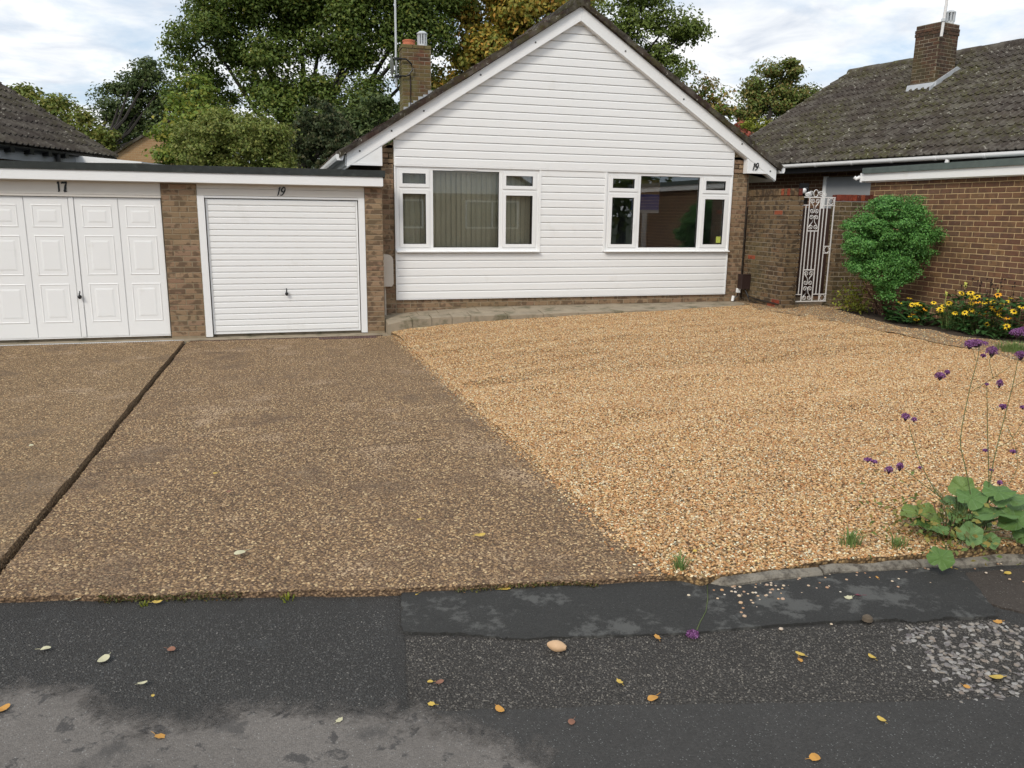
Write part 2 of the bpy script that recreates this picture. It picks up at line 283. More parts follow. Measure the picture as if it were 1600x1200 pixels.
# ------------------------------------------------------------------ measured outlines (metres)
BL={'oak': [(-3.65, 19.37, 7.51, 1.4, 1.4), (-4.0, 19.05, 5.64, 1.13, 1.13), (-2.09, 19.12, 8.41, 1.8, 1.8), (-1.64, 18.57, 6.55, 1.35, 1.35), (0.18, 18.46, 8.44, 1.58, 1.58), (-1.39, 18.15, 5.02, 1.17, 1.17), (0.05, 17.88, 5.69, 0.86, 0.86), (2.01, 17.93, 8.47, 1.69, 1.69), (3.51, 17.4, 8.05, 1.08, 1.08), (3.34, 17.15, 6.73, 0.81, 0.81), (3.18, 16.98, 5.74, 0.59, 0.59), (1.54, 17.37, 5.38, 0.9, 0.9), (1.83, 17.09, 4.51, 0.9, 0.9), (0.88, 17.99, 7.24, 0.68, 0.68), (-0.91, 19.25, 10.52, 2.48, 2.48), (1.91, 18.48, 10.77, 2.48, 2.48), (-3.44, 19.8, 9.71, 1.8, 1.8), (4.03, 17.67, 9.92, 1.35, 1.35), (-3.8, 18.72, 4.43, 0.86, 0.86), (-0.13, 17.61, 4.26, 1.13, 1.13)], 'dark_oak': [(-7.22, 26.79, 7.44, 0.6, 0.6), (-6.48, 26.62, 7.64, 0.55, 0.55), (-7.67, 26.78, 6.82, 0.66, 0.66), (-6.26, 26.34, 6.71, 0.82, 0.82), (-7.03, 26.41, 6.03, 0.82, 0.82), (-8.34, 26.79, 6.01, 0.55, 0.55), (-8.03, 26.55, 5.35, 0.82, 0.82), (-6.81, 26.14, 5.1, 0.98, 0.98), (-5.79, 25.94, 5.51, 0.93, 0.93), (-7.69, 26.21, 4.29, 0.93, 0.93), (-6.17, 25.75, 4.17, 0.93, 0.93)], 'yellow': [(-10.87, 23.25, 5.94, 0.34, 0.34), (-10.49, 23.08, 5.64, 0.43, 0.43), (-9.92, 22.87, 5.48, 0.63, 0.63), (-9.28, 22.65, 5.33, 0.58, 0.58), (-9.61, 22.62, 4.78, 0.72, 0.72), (-10.18, 22.82, 4.89, 0.72, 0.72), (-9.03, 22.43, 4.67, 0.53, 0.53)], 'hedge': [(-8.09, 18.92, 4.49, 0.48, 0.48), (-7.69, 18.74, 4.22, 0.48, 0.48), (-7.81, 18.67, 3.76, 0.61, 0.61), (-7.29, 18.51, 3.72, 0.48, 0.48), (-7.17, 18.56, 4.08, 0.26, 0.26), (-6.99, 18.39, 3.56, 0.43, 0.43)], 'bright': [(-3.98, 11.27, 4.26, 0.57, 0.57), (-4.17, 11.22, 3.76, 0.47, 0.47), (-3.53, 11.2, 4.51, 0.57, 0.57), (-3.77, 11.06, 3.6, 0.68, 0.68), (-4.25, 11.09, 3.1, 0.34, 0.34), (-3.27, 10.97, 3.86, 0.68, 0.68)], 'olive': [(-2.54, 6.29, 2.94, 1.26, 0.82), (-3.19, 6.52, 3.13, 0.57, 0.52), (-1.81, 6.13, 3.15, 0.57, 0.52), (-2.85, 6.48, 3.4, 0.57, 0.41), (-2.19, 6.3, 3.41, 0.61, 0.38), (-3.02, 6.35, 2.6, 0.68, 0.41), (-1.83, 6.02, 2.65, 0.68, 0.41)], 'conifer': [(-0.62, 8.08, 3.92, 0.46, 0.46), (-0.86, 8.05, 3.47, 0.53, 0.53), (-0.35, 7.9, 3.48, 0.53, 0.53), (-0.74, 7.9, 2.95, 0.69, 0.53), (-0.15, 7.75, 3.03, 0.53, 0.46)], 'under': [(1.32, 12.91, 4.22, 0.81, 0.81), (1.97, 12.7, 4.13, 0.68, 0.68), (0.74, 12.93, 3.55, 0.77, 0.77), (1.47, 12.68, 3.37, 0.77, 0.77), (1.06, 13.07, 4.59, 0.54, 0.54), (0.4, 13.2, 4.3, 0.58, 0.58), (2.27, 12.72, 4.61, 0.48, 0.48)], 'chestnut': [(6.06, 17.83, 8.53, 1.05, 1.05), (7.42, 17.54, 9.0, 1.28, 1.28), (5.45, 17.8, 7.61, 0.79, 0.79), (5.01, 17.74, 6.76, 0.61, 0.61), (6.34, 17.49, 7.39, 0.93, 0.93), (7.94, 17.21, 8.21, 0.84, 0.84), (8.78, 17.23, 9.36, 1.17, 1.17), (6.92, 17.94, 10.13, 1.4, 1.4), (5.4, 18.1, 8.86, 0.56, 0.56), (5.27, 17.52, 6.13, 0.61, 0.61), (4.25, 17.76, 5.89, 0.7, 0.7)], 'apex': [(8.79, 12.6, 7.79, 0.6, 0.6), (9.54, 12.45, 8.05, 0.76, 0.76), (10.39, 12.1, 7.61, 0.68, 0.68), (9.59, 12.23, 7.17, 0.68, 0.68), (10.84, 11.85, 7.09, 0.4, 0.4), (10.15, 11.95, 6.63, 0.48, 0.48), (9.28, 12.68, 8.78, 0.8, 0.8), (10.32, 11.8, 6.2, 0.4, 0.4), (9.45, 12.07, 6.29, 0.6, 0.6), (11.05, 11.88, 7.49, 0.24, 0.24), (8.72, 12.46, 7.06, 0.56, 0.56)], 'autumn': [(11.74, 13.51, 6.18, 0.52, 0.52), (12.35, 13.28, 5.93, 0.43, 0.43), (12.69, 13.09, 5.55, 0.39, 0.39), (11.86, 13.33, 5.5, 0.52, 0.52), (12.94, 12.93, 5.13, 0.35, 0.35), (12.36, 13.11, 5.19, 0.48, 0.48)], 'right': [(18.39, 18.13, 6.89, 1.22, 1.22), (17.41, 18.26, 6.23, 0.8, 0.8), (19.29, 17.81, 6.64, 0.85, 0.85), (18.75, 18.19, 7.62, 0.64, 0.64), (18.02, 17.94, 5.59, 1.17, 1.17), (19.51, 17.57, 5.86, 0.58, 0.58), (16.99, 18.21, 5.44, 0.58, 0.58), (19.03, 17.62, 5.47, 0.8, 0.8)], 'small': [(15.75, 15.26, 4.93, 0.43, 0.43), (16.21, 15.12, 4.89, 0.39, 0.39), (15.39, 15.33, 4.81, 0.34, 0.34)], 'redbush': [(14.11, 13.58, 4.82, 0.25, 0.25), (14.32, 13.48, 4.65, 0.23, 0.23)]}
LEAF=[(-2.593, -8.84, 0.176), (-2.4, -9.389, 0.176), (-2.622, -9.249, 0.176), (-2.273, -8.971, 0.176), (-2.172, -9.374, 0.176), (-2.24, -9.586, 0.176), (-2.144, -9.908, 0.176), (-2.656, -9.628, 0.176), (-2.196, -9.671, 0.176), (-1.598, -9.972, 0.176), (-1.275, -9.833, 0.176), (-1.243, -9.845, 0.176), (-1.294, -9.962, 0.176), (-1.081, -10.055, 0.176), (-0.872, -10.175, 0.176), (-0.63, -10.009, 0.176), (-0.558, -10.126, 0.176), (0.105, -10.016, 0.176), (0.08, -10.05, 0.176), (0.354, -10.105, 0.176), (-0.213, -10.533, 0.176), (0.587, -9.681, 0.176), (0.648, -9.666, 0.176), (0.118, -10.431, 0.176), (0.565, -9.431, 0.176), (0.696, -10.335, 0.176), (0.547, -10.352, 0.176), (1.042, -10.017, 0.176), (0.856, -9.547, 0.176), (1.481, -9.663, 0.176), (-1.215, -9.172, 0.176), (-0.828, -9.224, 0.176), (-0.435, -9.257, 0.176), (-0.365, -9.768, 0.176), (-2.539, -8.825, 0.176), (0.129, -9.161, 0.176), (1.269, -9.544, 0.176), (0.362, -9.425, 0.176)]
DLEAF=[(-2.159, -7.255, 0.17), (-2.061, -7.666, 0.181), (-1.958, -8.613, 0.205), (-0.815, -8.702, 0.207), (-1.07, -8.4, 0.2), (-3.418, -6.335, 0.147)]
PEB=[(-0.075, -9.483, 0.176), (0.032, -9.541, 0.176), (0.08, -9.517, 0.176), (0.126, -9.499, 0.176), (0.139, -9.508, 0.176), (0.185, -9.47, 0.176), (0.156, -9.475, 0.176), (0.313, -9.484, 0.176), (0.312, -9.529, 0.176), (0.337, -9.535, 0.176), (0.348, -9.5, 0.176), (0.382, -9.509, 0.176), (0.215, -9.565, 0.176), (0.21, -9.533, 0.176), (0.091, -9.477, 0.176), (0.056, -9.468, 0.176), (0.136, -9.544, 0.176), (0.303, -9.618, 0.176), (0.56, -9.575, 0.176), (0.491, -9.537, 0.176), (0.659, -9.462, 0.176), (0.891, -9.596, 0.176), (0.144, -9.837, 0.176), (0.368, -9.854, 0.176), (0.107, -9.602, 0.176), (0.092, -9.645, 0.176), (0.064, -9.676, 0.176), (0.059, -9.708, 0.176)]
SHELL=(-0.774, -9.75, 0.176)
FALLEN=[(0.058, -9.406, 0.186), (-0.01, -9.532, 0.186), (-0.075, -9.631, 0.186), (-0.144, -9.706, 0.186), (-0.187, -9.757, 0.186)]; FALLEN_HEAD=(-0.225, -9.791, 0.188)
VSTEM=[[(1.57, -9.43, 0.221), (1.626, -9.369, 0.563), (1.695, -9.327, 0.745), (1.798, -9.27, 0.989), (1.832, -9.249, 1.127)], [(1.555, -9.425, 0.221), (1.511, -9.332, 0.577), (1.481, -9.292, 0.716), (1.586, -9.214, 0.961), (1.659, -9.171, 1.107), (1.668, -9.16, 1.167)], [(1.585, -9.434, 0.221), (1.6, -9.395, 0.508), (1.576, -9.37, 0.732), (1.577, -9.321, 0.997)], [(1.512, -9.399, 0.283), (1.428, -9.323, 0.414), (1.333, -9.245, 0.496), (1.281, -9.186, 0.548)], [(1.527, -9.407, 0.267), (1.359, -9.313, 0.467), (1.3, -9.241, 0.615), (1.284, -9.168, 0.778)], [(1.592, -9.219, 0.948), (1.681, -9.233, 1.003), (1.792, -9.248, 1.077)], [(1.797, -9.273, 0.973), (1.86, -9.274, 1.003), (1.973, -9.276, 1.048)], [(1.653, -9.349, 0.688), (1.749, -9.349, 0.714), (1.866, -9.328, 0.866), (1.926, -9.314, 0.959)], [(1.705, -9.406, 0.502), (1.779, -9.386, 0.59), (1.764, -9.354, 0.714), (1.731, -9.327, 0.792)], [(1.649, -9.171, 1.091), (1.639, -9.156, 1.145), (1.627, -9.149, 1.16)], [(1.703, -9.235, 1.019), (1.685, -9.213, 1.097), (1.703, -9.209, 1.135)]]
VHEAD=[(1.639, -9.169, 1.183, 0.0635, 0.0254), (1.605, -9.161, 1.173, 0.0286, 0.0254), (1.712, -9.199, 1.143, 0.0349, 0.0349), (1.667, -9.191, 1.123, 0.0159, 0.0127), (1.84, -9.216, 1.236, 0.0444, 0.0286), (1.881, -9.225, 1.249, 0.0444, 0.0254), (1.85, -9.244, 1.126, 0.0349, 0.0286), (1.455, -9.152, 1.02, 0.0317, 0.0254), (1.49, -9.158, 1.039, 0.0159, 0.0159), (1.741, -9.243, 0.986, 0.019, 0.0286), (1.679, -9.226, 0.982, 0.0095, 0.0095), (1.278, -9.147, 0.816, 0.0254, 0.0254), (1.318, -9.161, 0.804, 0.0159, 0.0159), (1.751, -9.272, 0.873, 0.0222, 0.019), (1.847, -9.3, 0.871, 0.0159, 0.0127), (1.79, -9.333, 0.653, 0.019, 0.0127), (1.657, -9.293, 0.657, 0.0159, 0.0095), (1.681, -9.322, 0.56, 0.0127, 0.0095), (1.086, -9.138, 0.603, 0.0254, 0.0127), (1.116, -9.149, 0.594, 0.019, 0.0127), (1.185, -9.179, 0.554, 0.0254, 0.0254), (1.239, -9.19, 0.57, 0.0222, 0.0286), (1.335, -9.219, 0.568, 0.0095, 0.0095), (1.718, -9.347, 0.498, 0.0159, 0.0159), (1.674, -9.337, 0.481, 0.0127, 0.0127), (1.451, -9.332, 0.217, 0.0127, 0.0127)]
BIGL=[(1.357, -9.237, 0.327, 0.108, 0.044), (1.526, -9.306, 0.476, 0.051, 0.089), (1.522, -9.272, 0.386, 0.076, 0.038), (1.513, -9.382, 0.451, 0.076, 0.057), (1.616, -9.435, 0.494, 0.079, 0.044), (1.686, -9.431, 0.459, 0.108, 0.048), (1.47, -9.369, 0.36, 0.07, 0.032), (1.392, -9.514, 0.325, 0.063, 0.083), (1.57, -9.475, 0.4, 0.111, 0.035), (1.655, -9.528, 0.369, 0.095, 0.057), (1.323, -9.288, 0.292, 0.063, 0.022), (1.321, -9.391, 0.306, 0.057, 0.022), (1.501, -9.523, 0.285, 0.051, 0.044), (1.134, -9.61, 0.276, 0.063, 0.057), (1.806, -9.407, 0.392, 0.083, 0.038), (1.508, -9.343, 0.288, 0.063, 0.044), (1.643, -9.328, 0.292, 0.063, 0.038), (1.712, -9.558, 0.31, 0.083, 0.057)]
FL1=[(6.85, -3.038, 0.674), (6.85, -3.1, 0.59), (6.85, -3.24, 0.615), (6.85, -3.207, 0.522), (6.85, -3.354, 0.557), (6.85, -3.486, 0.66), (6.85, -3.611, 0.579), (6.85, -3.102, 0.427), (6.85, -3.215, 0.396), (6.85, -3.145, 0.46)]
FL2=[(6.95, -4.008, 0.783), (6.95, -4.086, 0.8), (6.95, -4.206, 0.738), (6.95, -4.329, 0.76), (6.95, -4.389, 0.855), (6.95, -4.579, 0.835), (6.95, -4.13, 0.597), (6.95, -3.996, 0.547), (6.95, -4.359, 0.69), (6.95, -4.413, 0.656), (6.95, -4.463, 0.695), (6.95, -4.446, 0.628), (6.95, -4.48, 0.761), (6.95, -4.651, 0.677), (6.95, -4.583, 0.589), (6.95, -4.582, 0.485), (6.95, -4.29, 0.469), (6.95, -4.747, 0.744), (6.95, -4.49, 0.593), (6.95, -4.327, 0.711)]
SHRUB=[(6.83, -2.57, 1.74, 0.41, 0.41), (6.48, -2.52, 1.55, 0.33, 0.33), (6.86, -2.65, 1.45, 0.41, 0.41), (7.13, -2.67, 1.7, 0.28, 0.28), (6.51, -2.59, 1.26, 0.3, 0.3), (6.37, -2.52, 1.39, 0.23, 0.23), (6.95, -2.74, 1.18, 0.26, 0.26), (7.21, -2.75, 1.48, 0.19, 0.19), (7.35, -2.78, 1.49, 0.1, 0.08), (6.59, -2.67, 1.02, 0.22, 0.22), (6.44, -2.47, 1.71, 0.18, 0.18), (7.06, -2.75, 1.25, 0.22, 0.22), (6.79, -2.52, 1.92, 0.2, 0.2), (7.09, -2.62, 1.88, 0.22, 0.22), (6.79, -2.74, 0.96, 0.18, 0.18), (6.4, -2.59, 1.13, 0.17, 0.17), (6.65, -2.74, 0.79, 0.15, 0.15), (6.99, -2.8, 0.96, 0.14, 0.14)]
MAST=[(-1.27, -9.13), (-1.07, -9.17), (-0.8, -9.21), (-0.51, -9.26), (-0.08, -9.34), (0.1, -9.37), (0.73, -9.39), (1.21, -9.46), (1.31, -9.56), (1.21, -9.77), (1.09, -9.98), (0.87, -9.93), (0.71, -9.93), (0.66, -9.89), (0.47, -9.85), (0.06, -9.79), (-0.22, -9.77), (-0.55, -9.7), (-0.92, -9.63), (-1.1, -9.54), (-1.32, -9.47)]
COARSE=[(-1.31, -9.49), (-1.1, -9.55), (-0.55, -9.71), (0.05, -9.8), (0.65, -9.9), (1.08, -9.99), (1.18, -10.13), (0.8, -10.46), (0.58, -10.45), (-0.04, -10.39), (-0.67, -10.27), (-0.97, -10.17), (-1.37, -9.97)]
LIGHT=[(-3.04, -9.57), (-2.79, -9.59), (-2.7, -9.5), (-2.59, -9.47), (-2.43, -9.57), (-2.35, -9.7), (-2.19, -9.82), (-2.0, -9.83), (-1.86, -9.84), (-1.65, -9.88), (-1.41, -9.95), (-1.29, -10.03), (-1.19, -10.12), (-1.09, -10.23), (-1.04, -10.35), (-1.11, -10.66), (-2.73, -10.36)]
STONE=[(0.63, -9.92), (0.75, -9.96), (1.06, -10.01), (1.36, -10.1), (0.93, -10.49), (0.6, -10.44), (0.5, -10.37), (0.51, -10.21)]
# ------------------------------------------------------------------ mesh helpers
class MB:
    def __init__(s): s.v = []; s.f = []
    def add(s, vs, fs):
        k = len(s.v); s.v += [tuple(p) for p in vs]; s.f += [tuple(i+k for i in f) for f in fs]; return s
    def box(s, x0, x1, y0, y1, z0, z1):
        return s.add([(x0,y0,z0),(x1,y0,z0),(x1,y1,z0),(x0,y1,z0),(x0,y0,z1),(x1,y0,z1),(x1,y1,z1),(x0,y1,z1)],
                     [(0,3,2,1),(4,5,6,7),(0,1,5,4),(1,2,6,5),(2,3,7,6),(3,0,4,7)])
    def prism(s, poly, ax, a, b):
        """extrude a 2-d polygon (other two axes, in order) along axis ax from a to b"""
        n = len(poly)
        def q(p, t):
            return {'x': (t, p[0], p[1]), 'y': (p[0], t, p[1]), 'z': (p[0], p[1], t)}[ax]
        vs = [q(p, a) for p in poly] + [q(p, b) for p in poly]
        fs = [tuple(range(n)), tuple(range(2*n-1, n-1, -1))] + [(i, i+n, (i+1) % n+n, (i+1) % n) for i in range(n)]
        return s.add(vs, fs)
    def tube(s, pts, rad, n=6, cap=True):
        pts = [Vector(p) for p in pts]; m = len(pts)
        if not isinstance(rad, (list, tuple)): rad = [rad]*m
        ref = Vector((0, 0, 1)); vs = []
        for i, p in enumerate(pts):
            d = (pts[min(i+1, m-1)] - pts[max(i-1, 0)]);
            d = d.normalized() if d.length > 1e-9 else Vector((0, 0, 1))
            a = d.cross(ref)
            if a.length < .15: a = d.cross(Vector((1, 0, 0)))
            a.normalize(); b = d.cross(a)
            for k in range(n):
                t = 2*math.pi*k/n; vs.append(p + (a*math.cos(t) + b*math.sin(t))*rad[i])
        fs = [(i*n+k, i*n+(k+1) % n, (i+1)*n+(k+1) % n, (i+1)*n+k) for i in range(m-1) for k in range(n)]
        if cap: fs += [tuple(range(n-1, -1, -1)), tuple(range((m-1)*n, m*n))]
        return s.add(vs, fs)
    def lathe(s, prof, c=(0, 0, 0), n=12):
        vs = [(c[0]+r*math.cos(2*math.pi*k/n), c[1]+r*math.sin(2*math.pi*k/n), c[2]+z) for r, z in prof for k in range(n)]
        m = len(prof)
        fs = [(i*n+k, i*n+(k+1) % n, (i+1)*n+(k+1) % n, (i+1)*n+k) for i in range(m-1) for k in range(n)]
        fs += [tuple(range(n-1, -1, -1)), tuple(range((m-1)*n, m*n))]
        return s.add(vs, fs)
    def mesh(s, name, mat, smooth=False):
        me = bpy.data.meshes.new(name); me.from_pydata(s.v, [], s.f); me.update()
        if mat: me.materials.append(mat)
        if smooth: me.polygons.foreach_set('use_smooth', [True]*len(me.polygons))
        return me
    def build(s, name, mat, parent=None, smooth=False, local=False, **tags):
        return obj(name, s.mesh(name, mat, smooth), parent, local, **tags)
def obj(name, data, parent=None, local=False, label=None, cat=None, group=None, kind=None, mw=None):
    o = bpy.data.objects.new(name, data); COL.objects.link(o)
    if mw is not None: o.matrix_basis = mw
    if parent is not None:
        o.parent = parent
        if parent.type == 'EMPTY' and not local: o.matrix_parent_inverse = Matrix.Translation(-parent.location)
    if label: o['label'] = label
    if cat: o['category'] = cat
    if group: o['group'] = group
    if kind: o['kind'] = kind
    return o
def thing(name, label, cat, loc=(0, 0, 0), rotz=0., group=None):
    o = bpy.data.objects.new(name, None); COL.objects.link(o); o.location = loc; o.rotation_euler = (0, 0, rotz)
    o.empty_display_size = .2; o['label'] = label; o['category'] = cat
    if group: o['group'] = group
    return o
def np_mesh(name, V, F, mat, smooth=False):
    V = np.asarray(V, np.float32); F = np.asarray(F, np.int32); n, k = F.shape
    me = bpy.data.meshes.new(name); me.vertices.add(len(V)); me.vertices.foreach_set('co', V.ravel())
    me.loops.add(n*k); me.loops.foreach_set('vertex_index', F.ravel())
    me.polygons.add(n); me.polygons.foreach_set('loop_start', np.arange(0, n*k, k, dtype=np.int32))
    me.update(calc_edges=True); me.validate()
    if mat: me.materials.append(mat)
    if smooth: me.polygons.foreach_set('use_smooth', [True]*n)
    return me
def hsh(x, y, s=0):
    v = math.sin(x*12.9898+y*78.233+s*37.719)*43758.5453; return v-math.floor(v)
def vnoise(x, y, s=0):
    xi, yi = math.floor(x), math.floor(y); fx, fy = x-xi, y-yi; fx = fx*fx*(3-2*fx); fy = fy*fy*(3-2*fy)
    return (hsh(xi, yi, s)*(1-fx)+hsh(xi+1, yi, s)*fx)*(1-fy)+(hsh(xi, yi+1, s)*(1-fx)+hsh(xi+1, yi+1, s)*fx)*fy

# ------------------------------------------------------------------ setting: ground, road, drives
ZR = .172
def zd(Y): return 0. if Y > -.6 else .0240*(-.6-Y)
def edge_y(X):                                     # front edge of the drives and the kerb
    pts = [(-14, -7.0), (-5, -8.33), (-2.9, -8.78), (-1.35, -9.13), (-.08, -9.34), (-.03, -9.36), (.05, -9.455), (.68, -9.462), (1.16, -9.52), (1.66, -9.59), (3, -9.75), (9, -10.2), (30, -11)]
    for (a, b), (c, d) in zip(pts, pts[1:]):
        if X <= c: return b+(d-b)*(X-a)/(c-a)
    return -11
def lut(tab, x):
    if x <= tab[0][0]: return tab[0][1]
    for (a, b), (c, d) in zip(tab, tab[1:]):
        if x <= c: return b+(d-b)*(x-a)/(c-a)
    return tab[-1][1]
GBACK = [(-.25, .03), (-.1, .05), (.13, .085), (.44, .11), (1., .15), (1.92, .185), (2.74, .22), (4.63, .272), (5.8, .315), (7, .33)]
PFRONT = [(-.29, .16), (-.02, .185), (.14, .23), (.44, .24), (1., .25), (1.9, .253), (2.74, .268), (4.63, .29), (5.8, .318)]
PBACK = [(-.25, .20), (0., .235), (.7, .28), (1.4, .305), (6., .32)]
def zg(X, Y):                                      # gravel surface
    s = 1-math.exp(-max(X+.1, 0)/3.0); tgt = .245+.11*min(1, max(0, (Y+9.4)/6))
    base = zd(Y); z = base+s*(tgt-base); t = min(1, max(0, (-.6-Y)/2.2)); t = t*t*(3-2*t); z = lut(GBACK, X)*(1-t)+z*t
    return z+.014*(vnoise(X*2.1, Y*2.1, 3)-.5)*t+.036*(vnoise(X*1.1+Y*.5+3, Y*3.4-X*1.1, 4)-.5)*t+.014*(vnoise(X*5, Y*8, 5)-.5)
MB().add([(-400, -400, -.16), (400, -400, -.16), (400, 400, -.16), (-400, 400, -.16)], [(0, 1, 2, 3)]).build('ground', M_GRASSY, kind='structure')
rv = MB(); xs = [-60, -30, -14]+[-10+i*.5 for i in range(49)]+[20, 30, 60]
for X in xs: rv.v += [(X, -18., ZR), (X, edge_y(X)+.06, ZR)]
rv.f = [(2*i, 2*i+2, 2*i+3, 2*i+1) for i in range(len(xs)-1)]
rv.build('road', M_TAR, kind='structure')
def sheet(name, outline, z, mat, jit=.012, sub=7, seed=1, **k):
    pts = []; n = len(outline)
    for i in range(n):
        a, b = outline[i], outline[(i+1) % n]
        for j in range(sub):
            t = j/sub; x = a[0]+(b[0]-a[0])*t; y = a[1]+(b[1]-a[1])*t
            x += (hsh(i, j, seed)-.5)*2*jit; y += (hsh(i, j, seed+5)-.5)*2*jit; pts.append((x, y))
    k.setdefault('kind', 'structure')
    from mathutils.geometry import tessellate_polygon
    m = MB(); m.v = [(x, y, z) for x, y in pts]+[(x, y, z-.02) for x, y in pts]; n = len(pts)
    for t in tessellate_polygon([[Vector((x, y, 0)) for x, y in pts]]):
        a, b, c = (Vector(pts[i]) for i in t); cr_ = (b-a).x*(c-a).y-(b-a).y*(c-a).x
        m.f.append(tuple(t) if cr_ > 0 else tuple(reversed(t)))
    m.f += [(i, i+n, (i+1) % n+n, (i+1) % n) for i in range(n)]
    return m.build(name, mat, **k)
sheet('tarmac_strip', MAST, ZR+.013, M_MAST, .006, 12, 1)
sheet('coarse_tarmac_patch', COARSE, ZR+.004, M_TARC, .006, 8, 2)
LIGHT = LIGHT[:-2]+[(-.75, -11.2), (-.4, -13.5), (-9., -13.5), (-9., -8.6)]
def seg_dist(x, y, poly):
    best = 9.; ins = False; n = len(poly)
    for i in range(n):
        (x0, y0), (x1, y1) = poly[i], poly[(i+1) % n]; dx, dy = x1-x0, y1-y0; t = max(0, min(1, ((x-x0)*dx+(y-y0)*dy)/(dx*dx+dy*dy+1e-12)))
        best = min(best, math.hypot(x-x0-dx*t, y-y0-dy*t))
        if (y0 > y) != (y1 > y) and x < dx*(y-y0)/(dy+1e-12)+x0: ins = not ins
    return best if ins else -best
wg = MB(); wv = []; nx_, ny_ = 220, 70
for j in range(ny_+1):
    for i in range(nx_+1):
        x = -8.0+8.2*i/nx_; top = -8.62+(x+6)*-.2 if x < -1.45 else -9.53-(x+1.45)*.55
        y = top+(-13.2-top)*(j/ny_)**1.6; wg.v.append((x, y, ZR+.009)); wv.append(max(-.5, min(.5, seg_dist(x, y, LIGHT))))
for j in range(ny_):
    for i in range(nx_): a = j*(nx_+1)+i; wg.f.append((a+nx_+1, a+nx_+2, a+1, a))
wo_ = wg.build('worn_tarmac', M_LIGHT, kind='structure'); at_ = wo_.data.attributes.new('worn', 'FLOAT', 'POINT'); at_.data.foreach_set('value', wv)
sheet('smooth_tarmac_patch', [(-1.30, -9.99), (-1.0, -10.06), (-.4, -10.19), (.25, -10.36), (1.1, -10.52), (2.2, -10.75), (2.2, -11.6), (-1.0, -11.6), (-.95, -10.5)], ZR+.0065, M_TARS, .006, 6, 4)
sheet('stained_tarmac', [(.94, -9.56), (1.02, -9.67), (1.10, -9.80), (1.22, -9.97), (1.6, -10.1), (4., -10.4), (4., -9.88), (2.2, -9.7)], ZR+.0075, M_BROWNT, .006, 6, 5)

def grid(name, xa, xb, yb, ya, zf, nx, ny, mat, xjit=None, **k):
    """surface between x=xa(y)..xb(y) and y=yb(x)..ya, with a skirt along the front"""
    V = []; F = []
    for j in range(ny+1):
        for i in range(nx+1):
            u = i/nx; v = j/ny
            X0 = xa(-4.5)+(xb(-4.5)-xa(-4.5))*u; Y = yb(X0)+(ya-yb(X0))*v; X = xa(Y)+(xb(Y)-xa(Y))*u
            V.append((X, Y, zf(X, Y)))
    for j in range(ny):
        for i in range(nx): a = j*(nx+1)+i; F.append((a, a+1, a+nx+2, a+nx+1))
    m = MB(); m.v = V; m.f = F
    def skirt(idx, dz):
        b = len(m.v); m.v += [(m.v[i][0], m.v[i][1], m.v[i][2]-dz) for i in idx]
        m.f += [(idx[q+1], idx[q], b+q, b+q+1) for q in range(len(idx)-1)]
    skirt(list(range(nx, -1, -1)), .12); skirt([j*(nx+1) for j in range(ny+1)], .16); skirt([j*(nx+1)+nx for j in range(ny, -1, -1)], .16)
    return m.build(name, mat, **k)
ejit = lambda X: edge_y(X)+.018*(vnoise(X*9, 0, 8)-.5)
gx = lambda Y: -.115+.05*(vnoise(Y*.8, 2, 6)-.5)+.012*(vnoise(Y*9, 1, 7)-.5) - (.09 if Y > -1.2 else 0)*(Y+1.2)
und = lambda X, Y: .010*(vnoise(X*.8, Y*.8, 1)-.5)+.004*(vnoise(X*5, Y*5, 2)-.5)
drv = grid('driveway', lambda Y: -2.975+.012*(vnoise(Y*3, 5, 1)-.5), lambda Y: -.035, ejit, -.74, lambda X, Y: zd(Y)+und(X, Y), 40, 90, M_DRIVE, kind='structure')
drv2 = grid('driveway', lambda Y: -9., lambda Y: -3.021+.014*(vnoise(Y*4, 9, 1)-.5), ejit, -.70, lambda X, Y: zd(Y)+.014+und(X+9, Y), 40, 90, M_DRIVE2, kind='structure')
MB().box(-3.08, -2.94, -8.9, -.4, -.14, -.02).build('drive_joint_soil', M_SOIL, kind='structure')
MB().box(-9, .2, -.76, -.2, -.1, -.012).build('garage_apron', M_SLAB, kind='structure')
def gravel_front(X): return edge_y(X)+(.05 if X > .06 else .004)
def gravel_back(X, Y): return zg(X, Y)
grv = grid('gravel_base', gx, lambda Y: 6.05+.10*(vnoise(Y*1.3, 3, 2)-.5), gravel_front, -.585, lambda X, Y: max(zg(X, Y), zd(Y)+.006) if X < .4 else zg(X, Y), 90, 140, M_GBASE, kind='structure')
# crack lines across the drives
cr = MB(); 
for x0, x1, yb0, yb1, s in ((-9, -3.1, -3.6, -4.24, 1), (-2.9, -.6, -6.95, -6.72, 2)):
    n = 60; pr = []
    for i in range(n+1):
        X = x0+(x1-x0)*i/n; Y = yb0+(yb1-yb0)*i/n+.03*(vnoise(X*5, s, s)-.5); wd = max(.0004, (.0045 if s == 1 else .003)*(vnoise(X*3.3, s, 4)*1.7-.45))
        z = zd(Y)+und(X+(9 if s == 1 else 0), Y)+(.014 if s == 1 else 0)+.0035; pr.append(((X, Y-wd, z), (X, Y+wd, z)))
    for (a, b), (c, d) in zip(pr, pr[1:]): cr.add([a, c, d, b], [(0, 1, 2, 3)])
cr.build('drive_crack', M_SOIL, kind='structure')

